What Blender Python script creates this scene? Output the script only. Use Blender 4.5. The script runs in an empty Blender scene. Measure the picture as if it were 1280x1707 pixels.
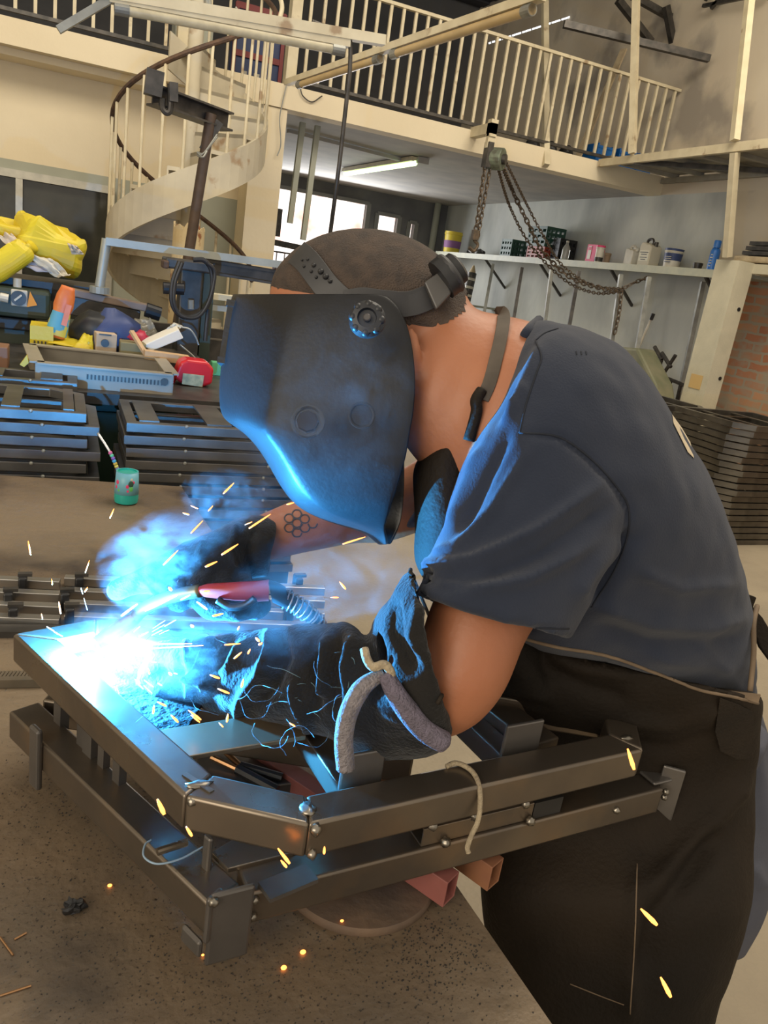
import bpy, bmesh, math, random
import numpy as np
from mathutils import Vector, Matrix, noise
from mathutils.bvhtree import BVHTree
random.seed(7)
S = bpy.context.scene
COL = S.collection
# ---------------------------------------------------------------- camera
F = 1280.0; CX, CY = 640.0, 853.5
def _n(v): return v / np.linalg.norm(v)
def _cd(px, py): return np.array([(px-CX)/F, -(py-CY)/F, -1.0])
_Z = -_n(_cd(10, 5000)); _V = _cd(100, 380); _V = _n(_V - _V.dot(_Z)*_Z); _U = np.cross(_V, _Z)
RM = np.array([_U, _V, _Z])            # camera -> world
CAMP = np.array([0, 0, 1.5])
cam_d = bpy.data.cameras.new('camera'); cam = bpy.data.objects.new('camera', cam_d); COL.objects.link(cam)
M4 = Matrix([[*RM[0], 0], [*RM[1], 0], [*RM[2], 1.5], [0, 0, 0, 1]])
cam.matrix_world = M4
cam_d.sensor_fit = 'VERTICAL'; cam_d.sensor_height = 36.0; cam_d.lens = 36.0*F/1707
cam_d.clip_start = 0.05; cam_d.clip_end = 100
S.camera = cam
# ---------------------------------------------------------------- light
S.view_settings.view_transform = 'Standard'; S.view_settings.look = 'None'
S.view_settings.gamma = 1; S.view_settings.use_curve_mapping = False
S.view_settings.exposure = 0.0
W = bpy.data.worlds.new('world'); S.world = W; W.use_nodes = True
W.node_tree.nodes['Background'].inputs[0].default_value = (1.0, 0.90, 0.76, 1)
W.node_tree.nodes['Background'].inputs[1].default_value = 0.75
def area(name, loc, look, size, sizey, col, e):
    l = bpy.data.lights.new(name, 'AREA'); l.shape = 'RECTANGLE'; l.size = size; l.size_y = sizey; l.color = col; l.energy = e
    o = bpy.data.objects.new(name, l); COL.objects.link(o); o.location = loc
    o.rotation_euler = (Vector(look)-Vector(loc)).to_track_quat('-Z', 'Y').to_euler(); return o
area('skylight_lamp', (3.4, 3.2, 6.3), (2.6, 3.4, 0), 4.5, 4.0, (1, .90, .74), 330)
area('doorway_lamp', (-3.5, -1.5, 2.6), (2.5, 6.5, 1.6), 3.0, 3.0, (1, .88, .70), 130)
area('rear_window_lamp', (4.1, 13.6, 2.1), (3.6, 8, .8), 2.6, 1.3, (.95, .97, 1.0), 110)
area('upper_hall_lamp', (4.6, 4.4, 5.6), (6.6, 7.4, 2.2), 1.6, 1.6, (1, .88, .70), 60)
area('stair_wall_fill', (-.6, 4.6, 5.2), (0, 8.6, 2.0), 1.8, 1.4, (1, .89, .70), 95)  # unseen fill, added to brighten the wall behind the stair
ARC = None
# ---------------------------------------------------------------- pixel -> place helpers
def ray(px, py): return RM @ _cd(px, py)
def D(px, py, d): return Vector(CAMP + ray(px, py)*d)            # at depth d
def PL(px, py, ax, v):
    r = ray(px, py); return Vector(CAMP + r*((v-CAMP[ax])/r[ax]))  # on the plane axis=v
PZ = lambda x, y, z: PL(x, y, 2, z)
PY = lambda x, y, v: PL(x, y, 1, v)
PX = lambda x, y, v: PL(x, y, 0, v)
def projd(p):
    c = RM.T @ (np.array(p, float)-CAMP); return CX+F*c[0]/-c[2], CY-F*c[1]/-c[2], -c[2]
# arc light
arc_p = PZ(134, 1090, 1.0055)
l = bpy.data.lights.new('welding_arc_lamp', 'POINT'); l.color = (.045, .40, 1.0); l.energy = 145; l.shadow_soft_size = .006
ARC = bpy.data.objects.new('welding_arc_lamp', l); COL.objects.link(ARC); ARC.location = arc_p
# ---------------------------------------------------------------- materials
MATS = {}
def pm(name, c1, c2=None, scale=8, rough=.6, metal=0, bump=0, bscale=60, det=6, emit=None, es=0, lo=.35, hi=.65, alpha=1, trans=0, c3=None, s3=2.0, spec=None, stretch=None, rvar=0, coat=0, lo3=.5, hi3=.72):
    if name in MATS: return MATS[name]
    m = bpy.data.materials.new(name); m.use_nodes = True; nt = m.node_tree; N = nt.nodes; L = nt.links
    b = N['Principled BSDF']; b.inputs['Roughness'].default_value = rough; b.inputs['Metallic'].default_value = metal
    if spec is not None: b.inputs['Specular IOR Level'].default_value = spec
    if coat: b.inputs['Coat Weight'].default_value = coat; b.inputs['Coat Roughness'].default_value = .15
    b.inputs['Base Color'].default_value = (*c1, 1)
    tc = N.new('ShaderNodeTexCoord'); src = tc.outputs['Object']
    if stretch:
        mp = N.new('ShaderNodeMapping'); mp.inputs['Scale'].default_value = stretch; L.new(src, mp.inputs[0]); src = mp.outputs[0]
    def nz(s, d=det):
        t = N.new('ShaderNodeTexNoise'); t.inputs['Scale'].default_value = s; t.inputs['Detail'].default_value = d; L.new(src, t.inputs['Vector']); return t
    def mix(a, bb, fac):
        x = N.new('ShaderNodeMix'); x.data_type = 'RGBA'
        for s_, v in ((6, a), (7, bb)):
            if isinstance(v, tuple): x.inputs[s_].default_value = (*v, 1)
            else: L.new(v, x.inputs[s_])
        L.new(fac, x.inputs[0]); return x.outputs[2]
    def mr(s, a, bb, o0=0, o1=1):
        r = N.new('ShaderNodeMapRange'); r.inputs[1].default_value = a; r.inputs[2].default_value = bb; r.inputs[3].default_value = o0; r.inputs[4].default_value = o1; L.new(s, r.inputs[0]); return r.outputs[0]
    if c2:
        t = nz(scale); out = mix(c1, c2, mr(t.outputs['Fac'], lo, hi))
        if c3: out = mix(out, c3, mr(nz(s3, 8).outputs['Fac'], lo3, hi3))
        L.new(out, b.inputs['Base Color'])
        if rvar: L.new(mr(t.outputs['Fac'], lo, hi, rough-rvar, rough+rvar), b.inputs['Roughness'])
    if bump:
        t = nz(bscale, 4); bp = N.new('ShaderNodeBump'); bp.inputs['Strength'].default_value = bump; bp.inputs['Distance'].default_value = .01
        L.new(t.outputs['Fac'], bp.inputs['Height']); L.new(bp.outputs[0], b.inputs['Normal'])
    if emit: b.inputs['Emission Color'].default_value = (*emit, 1); b.inputs['Emission Strength'].default_value = es
    if trans: b.inputs['Transmission Weight'].default_value = trans
    if alpha < 1: b.inputs['Alpha'].default_value = alpha
    MATS[name] = m; return m
def fix(m, fn):
    fn(m.node_tree, m.node_tree.nodes, m.node_tree.links, m.node_tree.nodes['Principled BSDF']); return m
# ---------------------------------------------------------------- mesh builder
UP = Vector((0, 0, 1))
class MB:
    def __init__(s): s.v = []; s.f = []
    def add(s, vs, fs):
        n = len(s.v); s.v += [Vector(v) for v in vs]; s.f += [tuple(i+n for i in f) for f in fs]; return s
    def box(s, c, sz, R=None):
        c = Vector(c); h = [x/2 for x in sz]; vs = []
        for k in range(8):
            p = Vector(((-1, 1)[k & 1]*h[0], (-1, 1)[k >> 1 & 1]*h[1], (-1, 1)[k >> 2]*h[2]))
            vs.append(c + (R @ p if R else p))
        return s.add(vs, [(0, 2, 3, 1), (4, 5, 7, 6), (0, 1, 5, 4), (2, 6, 7, 3), (0, 4, 6, 2), (1, 3, 7, 5)])
    def bar(s, p, q, w, h, up=UP):            # w sideways, h along up
        p = Vector(p); q = Vector(q); d = (q-p); L = d.length; d.normalize(); u = Vector(up)
        sd = d.cross(u)
        if sd.length < 1e-4: sd = d.cross(Vector((1, 0, 0)))
        sd.normalize(); u = sd.cross(d).normalized()
        R = Matrix((sd, d, u)).transposed()
        return s.box((p+q)/2, (w, L, h), R)
    def hollow(s, p, q, w, h, t=.002, up=UP):  # open-ended square tube
        p = Vector(p); q = Vector(q); d = (q-p).normalized(); sd = d.cross(Vector(up)).normalized(); u = sd.cross(d)
        vs = []
        for e in (p, q):
            for k in (0, t):
                for a, b in ((-1, -1), (1, -1), (1, 1), (-1, 1)): vs.append(e+sd*a*(w/2-k)+u*b*(h/2-k))
        fs = []
        for i in range(4):
            j = (i+1) % 4
            fs += [(i, j, 8+j, 8+i), (4+j, 4+i, 12+i, 12+j), (i, 4+i, 4+j, j), (8+j, 12+j, 12+i, 8+i)]
        return s.add(vs, fs)
    def tube(s, pts, r, n=8, cap=True, closed=False):
        pts = [Vector(p) for p in pts]; m = len(pts)
        rs = r if isinstance(r, (list, tuple)) else [r]*m
        base = len(s.v); prev = None
        for i, p in enumerate(pts):
            a = pts[(i-1) % m] if (closed or i > 0) else p; b = pts[(i+1) % m] if (closed or i < m-1) else p
            t = (b-a)
            if t.length < 1e-9: t = Vector((0, 0, 1))
            t.normalize()
            if prev is None:
                x = t.orthogonal().normalized()
            else:
                x = prev - t*prev.dot(t)
                x = x.normalized() if x.length > 1e-6 else t.orthogonal().normalized()
            prev = x; y = t.cross(x)
            for k in range(n):
                a_ = 2*math.pi*k/n; s.v.append(p + (x*math.cos(a_)+y*math.sin(a_))*rs[i])
        for i in range(m if closed else m-1):
            for k in range(n):
                k2 = (k+1) % n; i2 = (i+1) % m
                s.f.append((base+i*n+k, base+i*n+k2, base+i2*n+k2, base+i2*n+k))
        if cap and not closed:
            s.f.append(tuple(base+k for k in reversed(range(n)))); s.f.append(tuple(base+(m-1)*n+k for k in range(n)))
        return s
    def lathe(s, c, prof, n=20, axis=UP, closed=True):  # prof [(r, h)]
        c = Vector(c); a = Vector(axis).normalized(); x = a.orthogonal().normalized(); y = a.cross(x); base = len(s.v)
        for r, h in prof:
            for k in range(n):
                t = 2*math.pi*k/n; s.v.append(c + a*h + (x*math.cos(t)+y*math.sin(t))*r)
        m = len(prof)
        for i in range(m-1):
            for k in range(n):
                k2 = (k+1) % n; s.f.append((base+i*n+k, base+i*n+k2, base+(i+1)*n+k2, base+(i+1)*n+k))
        if closed:
            s.f.append(tuple(base+k for k in reversed(range(n)))); s.f.append(tuple(base+(m-1)*n+k for k in range(n)))
        return s
    def cyl(s, p, q, r, n=16, r2=None):
        p = Vector(p); q = Vector(q); return s.lathe(p, [(r, 0), (r if r2 is None else r2, (q-p).length)], n, q-p)
    def ball(s, c, r, n=10, sc=(1, 1, 1), R=None):
        c = Vector(c); prof = [(math.sin(math.pi*i/n), -math.cos(math.pi*i/n)) for i in range(n+1)]
        vs = []; fs = []; m = n*2
        for rr, h in prof:
            for k in range(m):
                t = 2*math.pi*k/m; p = Vector((math.cos(t)*rr*sc[0]*r, math.sin(t)*rr*sc[1]*r, h*sc[2]*r)); vs.append(c+(R @ p if R else p))
        for i in range(n):
            for k in range(m): k2 = (k+1) % m; fs.append((i*m+k, i*m+k2, (i+1)*m+k2, (i+1)*m+k))
        return s.add(vs, fs)
    def prism(s, poly, ext):                   # planar polygon (3D points) extruded by vector ext
        e = Vector(ext); n = len(poly); vs = [Vector(p) for p in poly]+[Vector(p)+e for p in poly]
        return s.add(vs, [tuple(reversed(range(n))), tuple(range(n, 2*n))]+[(i, (i+1) % n, n+(i+1) % n, n+i) for i in range(n)])
    def rings(s, rr, cap=True):                # list of rings (lists of points)
        base = len(s.v); n = len(rr[0])
        for r in rr: s.v += [Vector(p) for p in r]
        for i in range(len(rr)-1):
            for k in range(n):
                k2 = (k+1) % n; s.f.append((base+i*n+k, base+i*n+k2, base+(i+1)*n+k2, base+(i+1)*n+k))
        if cap:
            s.f.append(tuple(base+k for k in reversed(range(n)))); s.f.append(tuple(base+(len(rr)-1)*n+k for k in range(n)))
        return s
    def grid(s, rows, th=0, nrm=None):
        base = len(s.v); n = len(rows[0])
        for r in rows: s.v += [Vector(p) for p in r]
        for i in range(len(rows)-1):
            for k in range(n-1): s.f.append((base+i*n+k, base+i*n+k+1, base+(i+1)*n+k+1, base+(i+1)*n+k))
        return s
    def sweep(s, pts, w, h, closed=True, top=0):  # square section swept along horizontal polyline, mitred; pts = outer-centre line
        P = [Vector(p) for p in pts]; m = len(P); rr = []
        for i in range(m):
            a = P[(i-1) % m] if (closed or i > 0) else None; b = P[(i+1) % m] if (closed or i < m-1) else None
            d1 = (P[i]-a).normalized() if a else (b-P[i]).normalized(); d2 = (b-P[i]).normalized() if b else d1
            n1 = UP.cross(d1); n2 = UP.cross(d2); nn = (n1+n2).normalized(); k = 1/max(.3, nn.dot(n1))
            rr.append([P[i]+nn*k*w/2*sx+UP*h/2*sz for sx, sz in ((-1, -1), (1, -1), (1, 1), (-1, 1))])
        if closed: rr.append(rr[0])
        return s.rings(rr, cap=not closed)
    def build(s, name, mat, parent=None, smooth=False, bevel=0, at=None, sub=0, solid=0, seg=2, weld=False):
        if at is not None: o0 = Vector(at)
        elif parent is not None: o0 = root_loc(parent)
        else:
            xs = [v.x for v in s.v]; ys = [v.y for v in s.v]; zs = [v.z for v in s.v]
            o0 = Vector(((min(xs)+max(xs))/2, (min(ys)+max(ys))/2, min(zs)))
        me = bpy.data.meshes.new(name); me.from_pydata([v-o0 for v in s.v], [], s.f)
        bm = bmesh.new(); bm.from_mesh(me)
        if weld: bmesh.ops.remove_doubles(bm, verts=bm.verts, dist=1e-5)
        bmesh.ops.recalc_face_normals(bm, faces=bm.faces); bm.to_mesh(me); bm.free()
        if smooth:
            me.polygons.foreach_set('use_smooth', [True]*len(me.polygons))
            if smooth != 2 and hasattr(me, 'set_sharp_from_angle'): me.set_sharp_from_angle(angle=math.radians(40))
        if mat: me.materials.append(mat)
        o = bpy.data.objects.new(name, me); COL.objects.link(o)
        if parent is not None: o.parent = parent; o.location = o0 - root_loc(parent)
        else: o.location = o0
        if solid:
            md = o.modifiers.new('s', 'SOLIDIFY'); md.thickness = solid; md.offset = 0
        if bevel:
            md = o.modifiers.new('b', 'BEVEL'); md.width = bevel; md.segments = seg; md.limit_method = 'ANGLE'; md.angle_limit = math.radians(35)
        if sub:
            md = o.modifiers.new('u', 'SUBSURF'); md.levels = sub; md.render_levels = sub
        return o
def root_loc(o):
    v = Vector((0, 0, 0))
    while o is not None: v = v + o.location; o = o.parent
    return v
def thing(name, label, cat, loc, group=None):
    o = bpy.data.objects.new(name, None); o.empty_display_size = .05; COL.objects.link(o); o.location = Vector(loc)
    return tag(o, label, cat, group)
def tag(o, label, cat, group=None, kind=None):
    o['label'] = label; o['category'] = cat
    if group: o['group'] = group
    if kind: o['kind'] = kind
    return o
def struct(o): o['kind'] = 'structure'; return o
def spline(pts, n=8):                         # Catmull-Rom through points
    P = [Vector(p) for p in pts]; P = [P[0]*2-P[1]]+P+[P[-1]*2-P[-2]]; out = []
    for i in range(1, len(P)-2):
        for k in range(n):
            t = k/n; a, b, c, d = P[i-1:i+3]
            out.append(.5*((2*b)+(c-a)*t+(2*a-5*b+4*c-d)*t*t+(-a+3*b-3*c+d)*t**3))
    out.append(P[-2]); return out
def text_mesh(txt, name, mat, parent, origin, xdir, ydir, size, depth=.001, bold=0):
    cu = bpy.data.curves.new('t', 'FONT'); cu.body = txt; cu.size = size; cu.extrude = depth; cu.offset = bold; cu.align_x = 'CENTER'; cu.align_y = 'CENTER'
    ob = bpy.data.objects.new('t', cu); COL.objects.link(ob)
    dg = bpy.context.evaluated_depsgraph_get(); me = bpy.data.meshes.new_from_object(ob.evaluated_get(dg)); bpy.data.objects.remove(ob)
    x = Vector(xdir).normalized(); y = Vector(ydir).normalized(); z = x.cross(y)
    mb = MB(); mb.add([Vector(origin)+x*v.co.x+y*v.co.y+z*v.co.z for v in me.vertices], [tuple(p.vertices) for p in me.polygons])
    return mb.build(name, mat, parent)
# ================================================================ SETTING
m_cream = pm('cream_plaster', (.76, .66, .47), (.70, .60, .42), 1.2, .85, bump=.15, bscale=25)
m_greyp = pm('grey_green_paint', (.36, .37, .30), (.31, .32, .26), 2, .6)
m_slabu = pm('grey_plaster', (.42, .40, .36), (.34, .33, .31), 2.5, .9)
m_stain = pm('stained_plaster', (.64, .56, .43), (.55, .47, .36), 1.1, .9, c3=(.32, .28, .23), s3=.9, bump=.2, bscale=12, lo3=.56, hi3=.66)
m_stainL = pm('grey_stained_wall', (.56, .57, .52), (.46, .47, .44), 2.2, .85, c3=(.33, .34, .32), s3=1.3, bump=.15, bscale=20, stretch=(1, 1, .5))
m_floor = pm('dusty_concrete_floor', (.33, .275, .19), (.28, .23, .16), 3, .75, c3=(.23, .19, .135), s3=1.2, bump=.2, bscale=90)
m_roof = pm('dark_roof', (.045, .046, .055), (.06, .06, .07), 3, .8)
m_white = pm('cream_painted_steel', (.66, .58, .40), (.56, .48, .32), 7, .5, c3=(.34, .24, .14), s3=6, lo3=.62, hi3=.7)
m_alu = pm('aluminium', (.52, .50, .43), (.42, .41, .36), 12, .4, metal=.5)
m_glassd = pm('dark_glass', (.025, .028, .024), (.05, .05, .04), 3, .08, spec=.8)
m_dark = pm('dark_steel', (.055, .052, .048), (.10, .09, .08), 14, .45, metal=.6)
m_black = pm('black_plastic', (.012, .012, .013), (.02, .02, .021), 30, .45)
m_rust = pm('rusty_steel', (.13, .075, .045), (.07, .045, .035), 20, .75, metal=.3, bump=.2)
SX, FY, RX = 8.15, 14.0, 6.7
LX = -3.2
f = MB().box((1.5, 6, -.05), (11, 18, .1)).build('floor', m_floor); struct(f)
def fl(nt, N, L, b):                                   # small raised anti-slip texture of the floor
    tc = N.new('ShaderNodeTexCoord'); v = N.new('ShaderNodeTexVoronoi'); v.inputs['Scale'].default_value = 60; L.new(tc.outputs['Object'], v.inputs[0])
    bp = N.new('ShaderNodeBump'); bp.inputs['Strength'].default_value = .25; bp.inputs['Distance'].default_value = .01; L.new(v.outputs[0], bp.inputs['Height']); L.new(bp.outputs[0], b.inputs['Normal'])
fix(m_floor, fl)
# left back wall: cream above, grey-green dado below, aluminium window
wb = MB(); YW = 8.6
wx0, wx1, wz0, wz1 = -2.6, .46, .35, 1.9
wb.box(((LX+2.0)/2, YW+.1, (2.02+3.0)/2), (2.0-LX, .2, .98))
struct(wb.build('wall_back', m_cream, at=(0, YW, 0)))
w2 = MB()
w2.box(((wx1+2.0)/2, YW+.1, 1.01), (2.0-wx1, .2, 2.02)).box(((LX+wx0)/2, YW+.1, 1.01), (wx0-LX, .2, 2.02))
w2.box(((wx0+wx1)/2, YW+.1, wz0/2), (wx1-wx0, .2, wz0)).box(((wx0+wx1)/2, YW+.1, (wz1+2.02)/2), (wx1-wx0, .2, 2.02-wz1))
struct(w2.build('trim_1', m_greyp, at=(0, YW, 0)))
win = MB()
for z in (wz0, wz1): win.bar((wx0, YW-.03, z), (wx1, YW-.03, z), .08, .07)
for x in (wx0, -1.6, -.36, -.96, wx1): win.bar((x, YW-.03, wz0), (x, YW-.03, wz1), .07, .06)
wo = struct(win.build('window_1', m_alu, at=(0, YW, 0)))
g = MB().box(((wx0+wx1)/2, YW+.02, (wz0+wz1)/2), (wx1-wx0, .01, wz1-wz0)).build('window_pane', m_glassd, wo)
back = MB().box(((wx0+wx1)/2, YW+1.6, 1.2), (4.2, .1, 2.6)).build('wall_behind_window', m_greyp); struct(back)
struct(MB().box((LX-.1, 5, 2), (.2, 8, 8.2)).build('wall_left', m_cream))
# column between stair and opening
struct(MB().box((1.86, SX+.25, 1.945), (.33, .46, 1.89)).build('column_upper', m_cream))
struct(MB().box((1.86, SX+.25, .5), (.33, .46, 1.0)).build('column_lower', m_greyp))
# mezzanine slab: fascia + soffit
fs = MB().box(((LX+RX)/2, SX+.12, 3.0), (RX-LX, .24, .21)).build('mezzanine_fascia', m_cream); struct(fs)
so = MB().box(((LX+RX)/2, (SX+.24+FY)/2, 3.0), (RX-LX, FY-SX-.24, .2)).build('ceiling', m_slabu); struct(so)
# stair opening notch is left of the column, soffit strip shading the wall
struct(MB().box(((LX+1.7)/2, SX+.33, 2.87), (1.7-LX, .4, .07)).build('trim_2', m_cream))
# upper hall behind the mezzanine: dark back wall and roof
struct(MB().box(((LX+RX)/2, FY+.1, 4.9), (RX-LX, .2, 3.7)).build('wall_upper', pm('dark_bluish_wall', (.115, .115, .12), (.08, .08, .085), 1.5, .9)))
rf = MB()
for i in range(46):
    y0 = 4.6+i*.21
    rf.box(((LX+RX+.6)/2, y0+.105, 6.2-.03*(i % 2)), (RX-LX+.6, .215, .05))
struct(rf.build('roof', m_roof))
# right wall: plaster above, brick below y<6
struct(MB().box((RX+.1, (6.95+FY)/2, 1.45), (.2, FY-6.95, 2.9)).build('wall_right', m_stainL))
struct(MB().box((RX+.1, (-1.5+6.95)/2, 2.45), (.2, 8.45, .9)).build('wall_right_middle', m_stain))
struct(MB().box((RX+.1, (-1.5+FY)/2, 4.55), (.2, FY+1.5, 3.3)).build('wall_right_upper', m_stain))
m_brick = bpy.data.materials.new('rough_brick'); m_brick.use_nodes = True
def brk(nt, N, L, b):
    tc = N.new('ShaderNodeTexCoord'); sp = N.new('ShaderNodeSeparateXYZ'); cb = N.new('ShaderNodeCombineXYZ'); L.new(tc.outputs['Object'], sp.inputs[0])
    L.new(sp.outputs['Y'], cb.inputs[0]); L.new(sp.outputs['Z'], cb.inputs[1])
    nz = N.new('ShaderNodeTexNoise'); nz.inputs['Scale'].default_value = 9; L.new(tc.outputs['Object'], nz.inputs[0])
    va = N.new('ShaderNodeVectorMath'); va.operation = 'MULTIPLY_ADD'; va.inputs[1].default_value = (.05, .05, .05); L.new(nz.outputs['Color'], va.inputs[0]); L.new(cb.outputs[0], va.inputs[2])
    t = N.new('ShaderNodeTexBrick'); L.new(va.outputs[0], t.inputs['Vector']); t.inputs['Scale'].default_value = 1; t.inputs['Brick Width'].default_value = .30; t.inputs['Row Height'].default_value = .094; t.inputs['Mortar Size'].default_value = .016; t.inputs['Mortar Smooth'].default_value = .35
    t.inputs['Color1'].default_value = (.42, .16, .075, 1); t.inputs['Color2'].default_value = (.50, .27, .14, 1); t.inputs['Mortar'].default_value = (.36, .30, .21, 1)
    n2 = N.new('ShaderNodeTexNoise'); n2.inputs['Scale'].default_value = 5; n2.inputs['Detail'].default_value = 7; L.new(tc.outputs['Object'], n2.inputs[0])
    r = N.new('ShaderNodeMapRange'); r.inputs[1].default_value = .45; r.inputs[2].default_value = .68; L.new(n2.outputs[0], r.inputs[0])
    x = N.new('ShaderNodeMix'); x.data_type = 'RGBA'; L.new(r.outputs[0], x.inputs[0]); L.new(t.outputs['Color'], x.inputs[6]); x.inputs[7].default_value = (.36, .30, .21, 1)
    L.new(x.outputs[2], b.inputs['Base Color']); b.inputs['Roughness'].default_value = .9
    bp = N.new('ShaderNodeBump'); bp.inputs['Strength'].default_value = .5; bp.invert = True; L.new(t.outputs['Fac'], bp.inputs['Height']); L.new(bp.outputs[0], b.inputs['Normal'])
fix(m_brick, brk)
struct(MB().box((RX+.1, (6.95-1.5)/2, 1.0), (.2, 8.45, 2.0)).build('wall_brick', m_brick))
# far wall under the mezzanine, with bright openings
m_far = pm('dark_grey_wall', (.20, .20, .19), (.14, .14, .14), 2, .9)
zt = 2.68
def yq(px, py): return PY(px, py, FY)
ops = [(3.1, 5.12, 1.0, zt), (5.30, 5.75, 1.55, 2.55), (5.95, 6.10, 1.55, 2.5)]
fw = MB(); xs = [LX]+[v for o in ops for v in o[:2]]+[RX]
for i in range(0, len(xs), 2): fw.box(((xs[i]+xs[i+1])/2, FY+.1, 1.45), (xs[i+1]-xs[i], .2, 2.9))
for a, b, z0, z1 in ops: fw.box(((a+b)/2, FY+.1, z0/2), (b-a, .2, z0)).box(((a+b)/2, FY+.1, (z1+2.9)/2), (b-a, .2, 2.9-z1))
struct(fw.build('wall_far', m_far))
m_fram = pm('grey_window_frame', (.22, .22, .20), rough=.5)
fr = MB()
for a, b, z0, z1 in ops:
    for z in (z0, z1): fr.bar((a, FY, z), (b, FY, z), .08, .06)
    for x in (a, b): fr.bar((x, FY, z0), (x, FY, z1), .07, .08)
wf = struct(fr.build('window_2', m_fram))
bx = MB()
bx.box((3.35, FY+.05, 2.1), (.42, .06, .46)); bx.bar((3.1, FY, 1.78), (4.0, FY, 1.74), .06, .10)
bx.build('window_shade', m_dark, wf)
# daylit yard wall seen through the openings
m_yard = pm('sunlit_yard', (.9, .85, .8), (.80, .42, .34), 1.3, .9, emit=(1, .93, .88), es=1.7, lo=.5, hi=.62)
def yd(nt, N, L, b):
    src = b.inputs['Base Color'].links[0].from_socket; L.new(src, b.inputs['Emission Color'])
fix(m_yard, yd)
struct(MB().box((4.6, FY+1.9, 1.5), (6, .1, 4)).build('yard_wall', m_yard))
rg = thing('yard_railing', 'black bar railing outside the far left window opening', 'railing', (3.6, FY+.5, 0))
r_ = MB(); r_.bar((3.0, FY+.5, 1.62), (4.3, FY+.5, 1.62), .03, .03); r_.build('top_rail', m_dark, rg)
for i in range(9):
    MB().bar((3.05+i*.15, FY+.5, 0), (3.05+i*.15, FY+.5, 1.62), .018, .018).build('bar', m_dark, rg)
struct(MB().box((3.7, FY+.9, .75), (2.2, .1, 1.2)).build('yard_low_wall', pm('red_yard_wall', (.75, .22, .16), (.5, .5, .6), 2, .9)))
# pipe in far right corner
tag(MB().cyl((6.42, FY-.14, 1.0), (6.42, FY-.14, 2.9), .06).build('drain_pipe', m_greyp), 'pale vertical pipe in the far corner under the mezzanine', 'pipe')
# steel posts hung in the opening beside the column
for i, (a, b) in enumerate([((505, 200), (483, 372)), ((530, 205), (505, 400))]):
    p = PY(*a, SX+.45); q = PY(*b, SX+.45); p.z = min(p.z, 2.88)
    tag(MB().bar(p, q, .055, .055).build('hanging_tube', m_greyp), ['pale square tube hanging in the opening nearest the column', 'pale square tube hanging in the opening, the longer and farther right'][i], 'tube')
struct(MB().bar((2.05, SX+.3, 0), (2.05, SX+.3, 2.9), .05, .06).build('door_frame_edge', m_greyp))
# ceiling tube light under the mezzanine
a = PZ(575, 290, 2.82); b = PZ(692, 272, 2.82)
t = thing('ceiling_light', 'lit greenish fluorescent tube fixture under the mezzanine', 'light', (a+b)/2)
MB().bar(a+Vector((0, 0, .045)), b+Vector((0, 0, .045)), .12, .05).build('housing', m_white, t)
MB().cyl(a, b, .03, 12).build('fluorescent_tube', pm('lit_tube', (.8, .9, .6), emit=(.66, 1, .42), es=3.0), t)
MB().box(b+Vector((.08, 0, .04)), (.14, .12, .07)).build('end_box', m_slabu, t)
a = PZ(480, 218, 2.87); b = PZ(690, 272, 2.87)
tag(MB().bar(a, b, .06, .04).build('ceiling_conduit', m_slabu), 'straight grey cable duct running along the ceiling to the lit tube', 'duct')
# ---- railings on the mezzanine
def railing(x0, x1, zf, n, label, sk=()):
    t = thing('mezzanine_railing', label, 'railing', ((x0+x1)/2, SX+.06, 3.1), 'mezzanine railings')
    MB().bar((x0, SX+.06, 4.05), (x1, SX+.06, 4.05), .05, .03).build('top_rail', m_white, t)
    MB().bar((x0, SX+.06, 3.17), (x1, SX+.06, 3.17), .04, .03).build('bottom_rail', m_dark, t)
    for i in range(n):
        x = x0+(x1-x0)*(i+.5)/n
        MB().bar((x, SX+.06, 3.18), (x, SX+.06, 4.04), .028, .028).build('baluster', m_white, t)
    return t
railing(2.1, RX-.02, 3.1, 34, 'long cream bar railing on the mezzanine edge right of the column')
railing(LX+1.2, .93, 3.1, 19, 'cream bar railing on the mezzanine edge left of the spiral stair')
for x, l in ((1.0, 'cream square post at the left railing end above the stair'), (2.02, 'cream square post on the column top at the mezzanine edge')):
    tag(MB().bar((x, SX+.06, 3.105), (x, SX+.06, 4.9), .13, .1).build('railing_post', m_white), l, 'post')
# things up on the mezzanine
p = PY(795, 0, 9.0)
a = PY(1040, 82, 8.6); b = PY(962, 262, 8.5); b.z = 3.12
tag(MB().bar(a, b, .09, .02).build('leaning_plank', pm('raw_wood', (.45, .36, .22), (.35, .27, .17), 12, .8)), 'long pale plank leaning behind the mezzanine railing', 'plank')
m_bluec = pm('blue_crate_plastic', (.01, .14, .45), rough=.4)
for i, (px, l) in enumerate([(998, 'blue plastic crate on the mezzanine, left one of the three'), (1035, 'blue plastic crate on the mezzanine, middle of the three'), (1068, 'blue plastic crate on the mezzanine, right one, with a dark inside')]):
    c = PY(px, 255, 8.6); c.z = 3.1
    mb = MB(); hh = .26
    w, dd = .24, .30
    for sx in (-1, 1): mb.box(c+Vector((sx*w/2, 0, hh/2)), (.02, dd, hh)).box(c+Vector((0, sx*dd/2, hh/2)), (w, .02, hh-.05*(sx < 0)))
    mb.box(c+Vector((0, 0, .01)), (w, dd, .02))
    for k in range(3): mb.box(c+Vector((0, -dd/2-.008, .05+k*.08)), (w+.02, .015, .02))
    tag(mb.build('blue_crate', m_bluec, bevel=.006), l, 'crate', 'blue crates on the mezzanine')
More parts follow.
